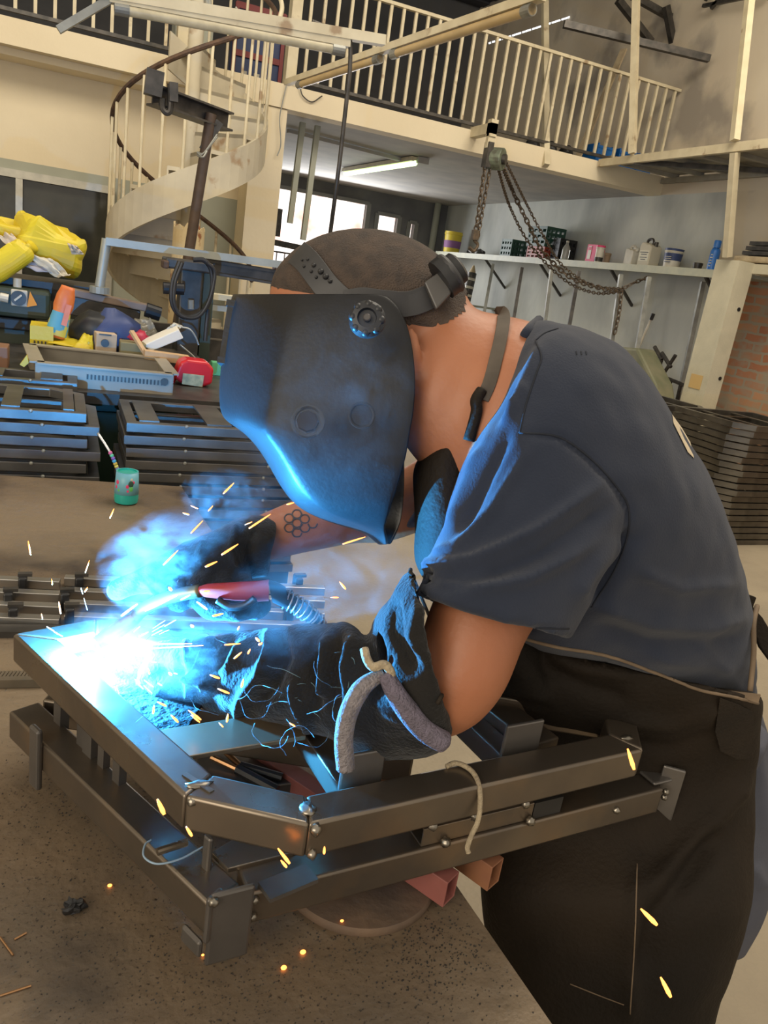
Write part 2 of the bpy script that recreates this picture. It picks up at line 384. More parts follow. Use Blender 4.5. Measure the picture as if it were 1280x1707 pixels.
for i, px in enumerate([888, 918, 946]):
    c = PY(px, 240, 8.8); c.z = 3.1
    mb = MB().ball(c+Vector((0, 0, .10)), .115, 8, (.85, .9, 1)); random.seed(i)
    for v in mb.v: v += Vector((1, 1, 1))*noise.noise(v*9)*.05; v.z = max(v.z, 3.1)
    tag(mb.build('rubbish_bag', m_black, smooth=True), ['dark rubbish bag on the mezzanine, leftmost of three', 'dark rubbish bag on the mezzanine, middle of three', 'dark rubbish bag on the mezzanine, rightmost of three'][i], 'bag', 'dark bags on the mezzanine')
# roof trusses, upper right
def bars(name, segs, w, mat, label, cat, parts='bar'):
    c = Vector(segs[0][0]); t = thing(name, label, cat, c)
    for a, b in segs: MB().bar(a, b, w, w).build(parts, mat, t)
    return t
bars('roof_truss', [(PX(960, -60, 5.4), PY(1190, 70, 8.6)), (PX(940, 40, 5.0), PX(1182, 98, 6.6)), (PY(1110, 10, 8.6), PY(1123, 78, 8.6)), (PY(1142, 15, 8.6), PY(1132, 78, 8.6)), (PY(1030, 0, 8.6), PY(1085, 70, 8.6))], .07, m_dark, 'dark steel roof truss running into the right wall top', 'truss', 'strut')
bars('roof_brace', [(PX(1172, 10, 6.6), PX(1280, -12, 6.6)), (PX(1175, 0, 6.6), PX(1200, -30, 6.6)), (PX(1185, 14, 6.6), PX(1215, -20, 6.6))], .035, m_dark, 'thin dark lattice brace at the top right corner of the wall', 'brace', 'strut')
# roof slit
a = Vector((PY(815, 72, 11)[0], 11, PY(815, 72, 11)[2])); b = PY(1000, 12, 11)
sl = MB()
for i in range(34):
    u = i/34; p = a.lerp(b, u); q = a.lerp(b, u+.014+.006*(i % 3)); sl.bar(p, q, .02, .022)
struct(sl.build('roof_gap_daylight', pm('daylight_gap', (.9, .9, .9), emit=(.9, .95, 1), es=1.5)))
ORD = ['topmost', 'second', 'third', 'fourth', 'fifth', 'sixth', 'seventh', 'eighth', 'ninth', 'tenth', 'eleventh', 'twelfth', 'thirteenth', 'fourteenth', 'fifteenth', 'sixteenth', 'seventeenth', 'eighteenth', 'nineteenth', 'twentieth']
def nth(i): return ORD[0] if i == 0 else ORD[i]+' from the top,'
# ================================================================ BACKGROUND RIGHT
def rectprism(mb, c, w, d, h): return mb.box(Vector(c)+Vector((0, 0, h/2)), (w, d, h))
# wall shelf
SZ = 2.03; SF = 6.2
t = thing('wall_shelf', 'long pale green metal shelf along the right wall', 'shelf', (6.45, 9.2, SZ-.06))
MB().box(((SF+RX)/2, 9.6, SZ-.02), (RX-SF, 7.1, .035)).build('board', m_greyp, t)
MB().box((SF, 9.6, SZ-.03), (.03, 7.1, .08)).build('front_rail', pm('pale_green_steel', (.50, .50, .38), (.42, .43, .34), 9, .5), t)
for y in (6.6, 8.2, 9.8, 11.4): MB().bar((RX, y, SZ-.45), (SF+.05, y, SZ-.06), .03, .03).build('bracket', m_dark, t)
def shelf_at(px, py, x=6.42):
    p = PX(px, py, x); p.z = SZ; return p
def bucket(px, py, r, h, mat, name, label, cat, lid=True, band=None, r2=None, lidmat=None, x=6.42, group=None):
    c = shelf_at(px, py, x); t = thing(name, label, cat, c, group); r2 = r2 or r*.88
    mb = MB().lathe(c, [(r2, 0), (r2+(r-r2)*.9, h*.86), (r*1.05, h*.87), (r*1.05, h*.92), (r, h*.93), (r, h), (r*.93, h), (r*.9, h*.96)], 20)
    mb.build('body', mat, t, smooth=True)
    if lid: MB().lathe(c+Vector((0, 0, h)), [(r*1.04, -.01), (r*1.06, .012), (r*.9, .014)], 20).build('lid', lidmat or mat, t, smooth=True)
    if band:
        m, a, b_ = band; k = lambda u: r2+(r-r2)*u/.86
        MB().lathe(c, [(k(a)+.002, h*a), (k(b_)+.003, h*b_)], 20, closed=False).build('label_band', m, t, smooth=True)
    return t
m_yel = pm('yellow_plastic', (.62, .47, .03), rough=.45)
m_pur = pm('purple_label', (.24, .10, .25), rough=.6)
bucket(752, 418, .155, .36, m_yel, 'paint_bucket', 'yellow plastic bucket with a purple band at the far end of the wall shelf', 'bucket', lid=False, band=(m_pur, .25, .58), x=6.36)
m_wht = pm('white_plastic', (.62, .58, .48), (.5, .46, .37), 9, .45)
m_navy = pm('navy_label', (.03, .05, .14), rough=.5)
t = bucket(1119, 440, .10, .21, m_wht, 'paint_can', 'white paint can with navy label and dark rim on the shelf', 'can', band=(m_navy, .45, .82), lidmat=m_navy)
c = root_loc(t)
for k, z in enumerate((.075, .11, .13)):
    MB().box(c+Vector((-.093, -.03, z)), (.012, .09, .006)).build('label_line', m_navy if z < .08 else m_wht, t)
bucket(1163, 442, .05, .075, m_dark, 'small_can', 'small dark tin between the paint can and the blue spray bottle', 'can', lidmat=m_dark)
# blue spray can
c = shelf_at(1187, 442, 6.3); t = thing('spray_can', 'blue spray can standing beside the shelf end column', 'can', c)
m_bl = pm('blue_can', (.03, .16, .50), rough=.35)
MB().lathe(c, [(.05, 0), (.05, .20), (.04, .225), (.022, .235)], 18).build('body', m_bl, t, smooth=True)
MB().lathe(c, [(.037, .235), (.037, .30), (.03, .31)], 14).build('cap', m_bl, t, smooth=True)
for k in range(5): MB().box(c+Vector((-.048, -.012, .05+k*.028)), (.008, .02+.012*(k % 2), .01)).build('label_mark', m_wht, t)
# jerrycans
def jerry(px, w, d, h, mat, label, txt=False):
    c = shelf_at(px, 436); t = thing('jerrycan', label, 'jerrycan', c)
    P = lambda x, z: c+Vector((-d/2, x, z))
    body = [(-w/2, 0), (w/2, 0), (w/2, h*.8), (w*.42, h*.92), (w*.05, h*.92), (-w*.02, h*.86), (-w*.30, h*.86), (-w/2, h*.78)]
    MB().prism([P(x, z) for x, z in body], (d, 0, 0)).build('body', mat, t, bevel=.018, seg=3)
    MB().cyl(c+Vector((0, -w*.36, h*.80)), c+Vector((0, -w*.36, h*.97)), .026, 12).build('cap', m_dark if txt else mat, t, smooth=True)
    MB().tube(spline([c+Vector((0, w*.42, h*.88)), c+Vector((0, w*.36, h*1.04)), c+Vector((0, 0, h*1.06)), c+Vector((0, -w*.16, h*.84))]), .016).build('handle', m_dark if txt else mat, t, smooth=True)
    if txt:
        MB().box(c+Vector((-d/2-.001, 0, h*.42)), (.004, w*.85, h*.4)).build('label_panel', pm('pale_label', (.7, .66, .52)), t)
        for k, (a, b_) in enumerate(((.55, .7), (.47, .5), (.36, .6), (.28, .4))): MB().box(c+Vector((-d/2-.005, 0, h*a)), (.003, w*b_, .008)).build('label_line', m_dark, t)
jerry(1053, .15, .14, .22, m_wht, 'smaller plain white jerrycan left of the handled one on the shelf')
jerry(1080, .20, .16, .30, pm('cream_can', (.55, .50, .38)), 'cream jerrycan with dark handle and label on the shelf', True)
# pink box + small can
c = shelf_at(990, 433, 6.4); t = thing('cardboard_box', 'bright pink and red packet standing on the shelf', 'box', c)
m_pink = pm('pink_print', (.70, .05, .16), rough=.5)
rectprism(MB(), c, .14, .19, .23).build('carton', m_pink, t)
MB().box(c+Vector((-.073, .03, .13)), (.004, .07, .16)).build('label_panel', m_wht, t)
MB().box(c+Vector((-.076, .03, .18)), (.003, .05, .04)).build('label_mark', m_pink, t)
bucket(997, 434, .055, .20, m_wht, 'round_tin', 'small white tin with a red and black label in front of the pink packet', 'tin', band=(m_dark, .1, .35), lidmat=m_pink, x=6.26)
bucket(1010, 434, .05, .13, pm('brown_tin', (.3, .2, .12)), 'brown_tin', 'small brown tin right of the pink packet', 'tin')
# bottle
c = shelf_at(941, 430, 6.3); t = thing('plastic_bottle', 'clear plastic bottle in front of the red crate on the shelf', 'bottle', c)
MB().lathe(c, [(.05, 0), (.055, .02), (.055, .14), (.05, .17), (.02, .22), (.018, .24)], 16).build('body', pm('cloudy_bottle', (.55, .55, .5), rough=.15, trans=.5), t, smooth=True)
MB().cyl(c+Vector((0, 0, .24)), c+Vector((0, 0, .262)), .02, 12).build('cap', m_wht, t)
# crates
def crate(c, w, d, h, mat, label, rows=3, group=None):
    t = MB()
    t.box(c+Vector((0, 0, .012)), (d, w, .02))
    for s in (-1, 1):
        for k in range(rows*2+1):
            z = h*(k+.5)/(rows*2+1)
            if k % 2 == 0 or k == rows*2: t.box(c+Vector((0, s*w/2, z)), (d, .018, h/(rows*2+1)*1.02)).box(c+Vector((s*d/2, 0, z)), (.018, w, h/(rows*2+1)*1.02))
        for u in (-.5, -.25, 0, .25, .5):
            t.box(c+Vector((s*(d/2-.003), u*w*.97, h/2)), (.02, .03, h)).box(c+Vector((u*d*.97, s*(w/2-.003), h/2)), (.03, .02, h))
    return tag(t.build('plastic_crate', mat), label, 'crate', group)
m_grn = pm('dark_green_plastic', (.022, .075, .055), (.03, .09, .06), 6, .5)
m_redc = pm('red_crate_plastic', (.36, .06, .03), rough=.5)
c1 = shelf_at(856, 422, 6.42); crate(c1, .30, .28, .26, m_grn, 'dark green crate standing on the shelf left of the stacked crates')
c2 = shelf_at(907, 430, 6.42); crate(c2, .44, .32, .17, m_redc, 'red crate at the bottom of the crate stack on the shelf')
crate(c2+Vector((-.02, .02, .172)), .46, .30, .27, m_grn, 'green crate with open slots standing on the red crate', 3)
c3 = shelf_at(928, 430, 6.5); crate(c3+Vector((-.02, -.16, 0)), .16, .26, .30, m_black, 'black crate on the shelf right of the red crate')
# dark lumps: pulley hook tackle on shelf
c = shelf_at(800, 420, 6.35)
for i, o_ in enumerate([(0, 0), (0, .28)]):
    mb = MB().ball(c+Vector((o_[0], o_[1], .045)), .10, 7, (.8, 1.3, .45))
    for v in mb.v: v += Vector((1, 1, 1))*noise.noise(v*15+Vector((i, 0, 0)))*.04; v.z = max(v.z, SZ)
    tag(mb.build('rag', m_dark, smooth=True), ['dark rag lying on the shelf under the chain hook', 'dark rag lying on the shelf beside the yellow bucket'][i], 'rag')
# posts leaning below shelf
m_post = pm('steel_tube', (.34, .34, .30), (.22, .22, .20), 9, .45, metal=.5)
posts = [((822, 440), (800, 560)), ((870, 446), (845, 600)), ((920, 446), (900, 600)), ((965, 452), (935, 620)), ((1035, 458), (1010, 640)), ((1082, 462), (1052, 640)), ((1172, 470), (1130, 668))]
for i, (a, b_) in enumerate(posts):
    p = PX(*a, 6.12 if i < 6 else 6.45); q = PX(*b_, 6.02 if i < 6 else 6.4); d = (q-p); q = p+d*((p.z-.01)/-d.z); p.z = min(p.z, 1.98)
    tag(MB().bar(p, q, .045, .045).build('steel_tube', [m_post, m_dark][i in (1, 3)]),
        ['pale steel tube leaning under the shelf, nearest the welder\'s neck', 'dark steel tube leaning under the shelf, second from the left', 'pale steel tube leaning under the shelf, third from the left', 'dark steel tube leaning under the shelf, right under the chain bight', 'pale steel tube behind the hanging chain tail', 'pale steel tube leaning right of the hanging chain', 'pale steel tube leaning close to the concrete column'][i], 'tube', 'steel tubes leaning under the wall shelf')
# sealant cartridge
p = PX(787, 455, 6.2); q = PX(776, 505, 6.15)
t = thing('sealant_cartridge', 'brown and black sealant cartridge standing under the shelf end', 'cartridge', q)
MB().box(q+Vector((.25, .0, -.03)), (.66, .2, .03)).build('holder', m_greyp, t)
MB().cyl(q, p, .075, 14).build('body', m_dark, t, smooth=True); MB().cyl(p, p+(p-q).normalized()*.12, .06, 12, .015).build('nozzle', pm('tan_plastic', (.5, .38, .22)), t)
for k in range(3): MB().cyl(q+(p-q)*(.2+.27*k), q+(p-q)*(.28+.27*k), .078, 14).build('label_band', m_wht, t)
# concrete column at the shelf end
m_colm = pm('cream_column', (.60, .55, .40), (.52, .48, .35), 5, .8, bump=.15)
struct(MB().box((6.08, 6.08, 1.06), (.2, .30, 2.12)).build('column_right', m_colm))
for z in (1.68, 1.0): struct(MB().cyl((6.13, 5.925, z), (6.13, 5.935, z), .02, 12).build('column_hole', m_black))
struct(MB().box((5.975, 6.08, .93), (.004, .16, .14)).build('column_patch', pm('orange_patch', (.62, .42, .17))))
struct(MB().box((6.42, 2.95, 2.07), (.5, 5.96, .09)).build('beam_right', m_colm))
tag(MB().box((6.38, 3.2, 2.155), (.44, 6.0, .06)).build('foam_slab', pm('dirty_foam', (.50, .40, .25), (.40, .31, .19), 9, .95, bump=.5), bevel=.015), 'dirty beige foam slab lying on the beam over the brick wall', 'slab')
for i in range(9):
    y0 = 5.85; r, k = divmod(i, 3)
    a = Vector((6.20+.085*k, 6.12-.03*r, 2.20+.045*r)); b_ = a+Vector((.02*k, -3.0, .0))
    tag(MB().bar(a, b_, .055, .006).bar(a+Vector((-.025, 0, .015)), b_+Vector((-.025, 0, .015)), .006, .035).build('angle_iron', m_dark), 'dark angle iron in the bundle on the foam slab, '+['bottom', 'middle', 'top'][r]+' layer, '+['nearest the room', 'centre', 'nearest the wall'][k], 'bar', 'angle irons over the brick wall')
# platform with corrugated deck hung from rods
PZ_ = 3.08; m_deck = pm('deck_sheet', (.36, .33, .26), (.27, .25, .20), 6, .7)
t = thing('hanging_platform', 'pale green steel platform with ribbed deck hung above the wall shelf', 'platform', (6.2, 6.2, PZ_))
MB().bar((5.72, SX-.02, PZ_), (5.72, 2.5, PZ_), .05, .08).build('front_beam', m_white, t)
MB().box((6.2, 5.33, PZ_+.035), (.96, 5.6, .012)).build('deck', m_deck, t)
for i in range(14):
    y = 2.7+.4*i; MB().bar((5.74, y, PZ_+.01), (RX-.02, y, PZ_+.01), .05, .04).build('deck_rib', m_deck, t)
MB().bar((RX-.04, SX-.02, PZ_-.03), (RX-.04, 2.5, PZ_-.03), .05, .06).build('wall_beam', m_deck, t)
MB().bar((5.72, 7.5, PZ_-.03), (RX-.02, 6.3, PZ_-.03), .05, .05).build('cross_beam', m_dark, t)
MB().bar((5.72, 6.05, PZ_+.02), (RX-.04, 4.9, PZ_+.02), .05, .05).build('cross_beam', m_white, t)
def rod(top, bot, xt, pb, label):
    p = PX(*top, xt); return tag(MB().bar(p, pb, .065, .065).build('hanger_rod', m_white), label, 'rod', 'steel hangers of the platform')
rod((908, -60), 0, 5.2, PY(910, 276, SX-.05), 'pale steel hanger in front of the mezzanine railing, leftmost of three')
rod((1062, -70), 0, 5.5, Vector((5.68, 7.52, PZ_+.05)), 'pale steel hanger holding the platform corner, middle of three')
rod((1256, -60), 0, 5.75, Vector((5.68, 6.07, PZ_+.05)), 'pale steel hanger holding the platform, rightmost of three')
tag(MB().bar((5.70, 6.05, PZ_-.05), (5.93, 6.05, 2.14), .065, .065).build('platform_prop', m_white), 'slanting pale prop from the platform down to the column top', 'prop')
for i in range(7):
    a = Vector((5.62+.05*(i % 3), 8.05-.1*i*.5, PZ_+.055+.02*i)) ; a = PZ(958-3*i, 272-i*1.5, PZ_+.06+.018*i); b_ = PZ(1040-7*i, 262-i, PZ_+.06+.018*i)
    tag(MB().bar(a+Vector((.12, 0, 0)), b_+Vector((.15, 0, 0)), .05, .016).build('wood_strip', MATS['raw_wood']), nth(6-i)+' wooden strip in the pile at the platform corner', 'strip', 'wood strips on the platform')
# chain hoist
m_chain = pm('old_chain', (.17, .12, .075), (.10, .08, .06), 40, .6, metal=.5)
HY = 7.75
h0 = PY(822, 205, HY); h1 = PY(823, 250, HY); h2 = PY(826, 265, HY)
t = thing('chain_hoist', 'chain hoist hanging from the mezzanine edge with long sagging chains', 'hoist', h2)
MB().bar(Vector((h0.x, SX+.02, 3.08)), Vector((h0.x, HY-.04, 3.08)), .08, .1).build('hanger_bracket', m_white, t)
MB().box(h0+Vector((0, 0, -.05)), (.08, .08, .16)).box(h0+Vector((0, 0, -.16)), (.08, .05, .16)).build('hook_block', m_white, t)
MB().cyl(h2+Vector((-.05, .05, 0)), h2+Vector((.05, -.07, 0)), .11, 20).build('wheel', pm('green_wheel', (.20, .24, .17), (.12, .12, .09), 20, .5, metal=.3), t, bevel=.01)
MB().cyl(h2+Vector((.03, -.06, 0)), h2+Vector((.07, -.10, 0)), .05, 16).box(h2+Vector((-.10, 0, .02)), (.06, .1, .24)).build('gear_case', m_dark, t)
def chain(pts, link, name='chain'):
    P = spline(pts, 10); mb = MB(); L = 0; pos = []; acc = 0
    for i in range(len(P)-1):
        d = (P[i+1]-P[i]); l_ = d.length; s = 0
        while acc+ (l_-s) >= link: s += link-acc; acc = 0; pos.append((P[i]+d.normalized()*s, d.normalized()))
        acc += l_-s
    for k, (p, d) in enumerate(pos):
        x = d.orthogonal().normalized(); y = d.cross(x); sd = (x+y if k % 2 else x-y).normalized()
        mb.tube([p+d*link*.72*math.cos(a)+sd*link*.38*math.sin(a) for a in [2*math.pi*j/8 for j in range(8)]], link*.15, 4, closed=True)
    return mb.build(name, m_chain, t)
Q = lambda x, y: PY(x, y, HY)
chain([Q(811, 262), Q(802, 320), Q(795, 370), Q(790, 395)], .05); chain([Q(818, 275), Q(808, 330), Q(800, 375), Q(796, 397)], .05)
MB().box(PY(792, 392, HY), (.07, .05, .10)).build('lower_block', m_chain, t)
MB().tube(spline([PY(790, 400, HY), PY(796, 408, HY), PY(790, 418, HY), PY(782, 412, HY)], 6), .018).build('hook', m_chain, t, smooth=True)
xe = lambda x, y: PX(x, y, 6.0)
chain([Q(835, 272), PX(855, 320, 5.0), PX(880, 372, 5.3), PX(905, 420, 5.6), PX(950, 462, 5.9), PX(1000, 480, 6.0), PX(1035, 485, 6.02)], .065)
chain([Q(842, 268), PX(880, 345, 5.1), PX(905, 392, 5.4), PX(935, 440, 5.8), PX(985, 475, 6.0), PX(1038, 482, 6.02)], .04)
chain([Q(828, 275), PX(850, 345, 5.0), PX(885, 410, 5.5), PX(940, 466, 5.9), PX(990, 488, 6.0), PX(1036, 486, 6.02)], .045)
chain([PX(1036, 482, 6.02), PX(1060, 470, 6.12), PX(1083, 462, 6.19)], .05)
chain([PX(1036, 482, 6.02), PX(1032, 520, 6.02), PX(1024, 558, 6.02)], .06)
# wheelbarrow + shovel + folded chair frame
t = thing('wheelbarrow', 'green steel wheelbarrow tipped up behind the welder\'s shoulder', 'wheelbarrow', (5.9, 7.1, 0))
pr = [PX(x, y, 5.6) for x, y in ((1028, 578), (1062, 580), (1092, 640), (1100, 700), (1060, 700))]
MB().prism(pr, (.3, .06, 0)).build('tray', pm('olive_steel', (.13, .14, .08), (.20, .19, .12), 5, .5), t, bevel=.03)
a = PX(1075, 690, 5.7); MB().bar(a, Vector((a.x, a.y, 0)), .04, .04).build('leg', m_dark, t); MB().cyl((a.x-.05, a.y+.45, .18), (a.x+.03, a.y+.45, .18), .18, 18).build('wheel', m_black, t)
t = thing('shovel', 'pole with a black grip sticking up behind the shoulder', 'shovel', PX(1062, 585, 6.3))
MB().cyl(PX(1085, 532, 6.3), PX(1060, 590, 6.3), .014, 8).build('handle', m_wht, t); MB().cyl(PX(1089, 523, 6.3), PX(1085, 533, 6.3), .022, 8).build('grip', m_black, t)
MB().box(PX(1050, 640, 6.3), (.03, .25, .4)).build('blade', m_dark, t)
a = PX(1050, 640, 6.3); MB().box((a.x, a.y, a.z/2), (.02, .2, a.z)).build('socket', m_dark, t)
t = thing('folded_chair_frame', 'broken dark metal chair frame standing against the wall by the column', 'chair', (6.1, 6.9, 0))
Y_ = lambda x, y: PX(x, y, 6.25)
for a, b_ in (((1091, 578), (1103, 600)), ((1103, 600), (1085, 650)), ((1126, 592), (1100, 632)), ((1103, 588), (1118, 612)), ((1098, 625), (1135, 640)), ((1135, 640), (1128, 668)), ((1100, 628), (1088, 660)), ((1118, 636), (1108, 660)), ((1135, 640), (1145, 645)), ((1145, 645), (1140, 672))):
    MB().tube([Y_(*a), Y_(*b_)], .022, 6).build('frame_tube', m_dark, t)
for px in (1095, 1132): MB().tube([Y_(px, 655), Y_(px-8, 700)-Vector((0, 0, .35))], .02, 6).build('leg', m_dark, t)
# stacks of dark frames on the floor at right: each frame an object
m_stk = pm('dark_mill_steel', (.085, .077, .064), (.16, .145, .12), 8, .35, metal=.7)
def slatframe(c, L, Wd, rot, label, group, h=.032, chamfer=.1):
    ca, sa = math.cos(rot), math.sin(rot)
    P = [(-L/2, -Wd/2+chamfer), (-L/2+chamfer, -Wd/2), (L/2-chamfer, -Wd/2), (L/2, -Wd/2+chamfer), (L/2, Wd/2), (-L/2, Wd/2)]
    mb = MB().sweep([Vector(c)+Vector((x*ca-y*sa, x*sa+y*ca, h/2)) for x, y in P], h, h)
    for u in (-.2, .2):
        a = Vector(c)+Vector((u*L*ca+Wd/2*sa, u*L*sa-Wd/2*ca, h*.6)); b_ = Vector(c)+Vector((u*L*ca-Wd/2*sa, u*L*sa+Wd/2*ca, h*.6)); mb.bar(a, b_, .05, .006)
    return tag(mb.build('slatted_grate', m_stk), label, 'frame', group)
random.seed(3)
def stack(c, n, L, Wd, rot, pitch, label, group):
    for i in range(n):
        slatframe((c[0]+random.uniform(-.012, .012), c[1]+random.uniform(-.012, .012), i*pitch), L, Wd, rot+random.uniform(-.03, .03), nth(n-1-i).replace(' from the top,', ' from top,')+' '+label, group, h=pitch*.80)
stack((4.72, 4.2, 0), 19, .80, .62, .02, .047, 'dark steel grate in the tall stack at the right edge', 'steel grates stacked on the floor at right')
stack((4.55, 5.1, 0), 17, .8, .6, .08, .05, 'dark steel grate in the stack behind the welder\'s lower back', 'steel grates stacked behind the back')
# ================================================================ BACKGROUND LEFT
# spiral stair
SC = PY(318, 200, 7.3); scx, scy = SC.x, 7.3; SR = .62
m_stairc = pm('worn_cream_stair', (.56, .50, .37), (.46, .41, .31), 4, .75, c3=(.35, .24, .14), s3=5, lo3=.62, hi3=.7)
t = thing('spiral_staircase', 'worn cream spiral staircase winding up to the mezzanine beside the column', 'staircase', (scx, scy, 0))
TH = lambda z: math.radians(-77 + z/1.05*180)
def hp(r, th, z): return Vector((scx+r*math.cos(th), scy+r*math.sin(th), z))
MB().cyl((scx, scy, 0), (scx, scy, 4.1), .06, 16).build('centre_pole', m_stairc, t, smooth=True)
NS = 18; dz = 3.1/NS
for i in range(NS):
    z = dz*(i+1); a0 = TH(dz*i); a1 = TH(dz*(i+1)); mb = MB()
    arc_ = [hp(SR, a0+(a1-a0)*k/4, z) for k in range(5)]
    mb.prism([hp(.05, a0, z)]+arc_+[hp(.05, a1, z)], (0, 0, -.03))
    mb.prism([hp(.05, a0, z), hp(SR, a0, z), hp(SR, a0, z-dz-.03), hp(.05, a0, z-dz-.03)], (-math.sin(a0)*.012, math.cos(a0)*.012, 0))
    mb.build('step', m_stairc, t)
zs = [3.15*k/70 for k in range(71)]
mb = MB(); rr = []
for z in zs:
    th = TH(z); rr.append([hp(SR-.01, th, z-.20), hp(SR+.02, th, z-.20), hp(SR+.02, th, z+.10), hp(SR-.01, th, z+.10)])
mb.rings(rr).build('outer_stringer', m_stairc, t)
MB().tube([hp(SR, TH(z), z+.92) for z in zs[8:]], .02, 8).build('handrail', m_rust, t, smooth=True)
for i in range(31):
    z = .3+.092*i; MB().cyl(hp(SR, TH(z), z+.08), hp(SR, TH(z), z+.92), .012, 8).build('baluster', m_white, t)
# jib crane
a = PY(352, 190, 5.5); b = PY(316, 415, 5.5); d = (b-a).normalized()
t = thing('jib_crane', 'dark steel jib arm with shackle on a rusty brown post', 'crane', Vector((b.x-.05, 5.5, 0)))
m_brownp = pm('rusty_brown_post', (.065, .042, .03), (.10, .065, .045), 12, .6, metal=.2, bump=.15)
MB().tube([a, b, b+d*(b.z/-d.z)], .034, 14).build('post', m_brownp, t, smooth=True)
j0 = PY(255, 143, 5.35); j1 = PY(380, 190, 5.6)
MB().bar(j0, j1, .13, .012).bar(j0+Vector((0, 0, -.10)), j1+Vector((0, 0, -.10)), .13, .012).bar(j0+Vector((0, .0, -.05)), j1+Vector((0, .0, -.05)), .012, .10).build('arm', m_dark, t)
MB().bar(PY(259, 118, 5.3), PY(254, 160, 5.3), .07, .10).build('end_plate', m_dark, t)
MB().bar(PY(366, 203, 5.5), PY(338, 250, 5.5), .03, .05).build('brace', m_dark, t)
MB().tube(spline([PY(284, 140, 5.3), PY(284, 180, 5.3), PY(278, 188, 5.3), PY(271, 180, 5.3), PY(271, 164, 5.3)]), .018, 8).build('shackle', m_dark, t, smooth=True)
MB().bar(PY(289, 138, 5.28), PY(289, 170, 5.28), .05, .05).build('clamp', m_dark, t)
for k in (0, 1): MB().tube(spline([PY(362, 228-4*k, 5.42), PY(340, 255, 5.40), PY(329, 254+4*k, 5.42), PY(338, 262, 5.38), PY(345, 252, 5.40)]), .006, 6).build('tie_wire', m_post, t)
# rusty can
q = PY(313, 416, 6.1); c = Vector((q.x, 6.1, 0)); zc = q.z
t = thing('rusty_drum', 'cream drum with a torn rusty rim behind the brown post', 'drum', c)
h = PY(313, 378, 6.1).z
mb = MB(); rr = []
for k, z in enumerate((0, .3, .6, .9, 1.2, 1.45, h-.05, h)):
    rr.append([c+Vector((.11*math.cos(2*math.pi*j/24), .11*math.sin(2*math.pi*j/24), z+(.03*math.sin(j*2.7) if z == h else 0))) for j in range(24)])
mb.rings(rr, cap=False).build('shell', pm('cream_rusty_drum', (.58, .47, .28), (.50, .38, .2), 5, .8, c3=(.25, .10, .04), s3=9, lo3=.55, hi3=.62), t, solid=.006)
# pipe-framed rail in front of the stair
t = thing('guide_rail', 'pale grey steel guide rail on a round post crossing in front of the stair', 'rail', PY(165, 480, 4.0))
m_pgrey = pm('pale_grey_steel', (.40, .41, .36), (.30, .31, .28), 7, .45, metal=.3)
a = PY(176, 402, 4.0); b = PY(520, 448, 4.0); MB().bar(a, b, .06, .035).build('rail', m_pgrey, t)
p = PY(178, 398, 4.0); q = PY(166, 478, 4.0); MB().cyl(p, q, .022, 14).build('post', m_pgrey, t, smooth=True); MB().cyl(q, q+Vector((0, 0, -.03)), .045, 16).build('foot_flange', m_pgrey, t)
MB().bar(PY(330, 432, 4.05), PY(520, 462, 4.05), .07, .012).bar(PY(330, 441, 4.05), PY(520, 472, 4.05), .012, .075).bar(PY(330, 451, 4.05), PY(520, 483, 4.05), .07, .012).build('beam', m_dark, t)
# bandsaw
m_mg = pm('dark_green_machine', (.028, .042, .026), (.045, .055, .038), 5, .5)
t = thing('band_saw', 'dark green metal-cutting machine with a brown arm at left', 'machine', (-.3, 4.3, 0))
def ib(x0, x1, y0, y1, Y, dep, name, mat, par, bev=.008, zb=None):
    a = PY(x0, (y0+y1)/2, Y); b = PY(x1, (y0+y1)/2, Y); zt_ = PY((x0+x1)/2, y0, Y).z; zb_ = PY((x0+x1)/2, y1, Y).z if zb is None else zb
    return MB().box(((a.x+b.x)/2, Y+dep/2, (zt_+zb_)/2), (b.x-a.x, dep, zt_-zb_)).build(name, mat, par, bevel=bev)
ib(-60, 145, 545, 660, 4.1, .6, 'base', m_mg, t, zb=0)
ib(-60, 84, 478, 528, 4.0, .5, 'gearbox', m_mg, t, .02)
ib(-60, 60, 528, 548, 4.05, .5, 'bed', m_black, t)
a = PY(118, 486, 4.05); b = PY(250, 514, 4.05); MB().bar(a, b, .09, .035).build('arm', pm('brown_arm', (.26, .19, .14), (.18, .13, .10), 9, .5), t, bevel=.005)
MB().bar(a+Vector((0, 0, -.06)), b+Vector((-.05, 0, -.06)), .07, .09).build('blade_guard', m_dark, t, bevel=.005)
MB().cyl(PY(243, 516, 4.0), PY(267, 524, 4.0), .035, 14).build('blade_knob', m_black, t)
g = ib(18, 46, 483, 511, 3.99, .012, 'dial', m_wht, t, .006); c = PY(31, 497, 3.985)
MB().cyl(c, c+Vector((0, -.01, 0)), .033, 20).build('dial_face', m_dark, g); MB().bar(PY(24, 501, 3.965), PY(36, 492, 3.965), .006, .008).build('needle', m_wht, g)
MB().prism([PY(45, 512, 3.985), PY(62, 509, 3.985), PY(50, 486, 3.985)], (0, .008, 0)).build('warning_triangle', pm('orange_sticker', (.75, .30, .03)), t)
MB().cyl(PY(29, 479, 4.05), PY(29, 464, 4.05), .018, 12).build('switch', m_wht, t)
MB().cyl(PY(0, 495, 3.98), PY(14, 498, 3.98), .02, 10).build('lever', m_wht, t)
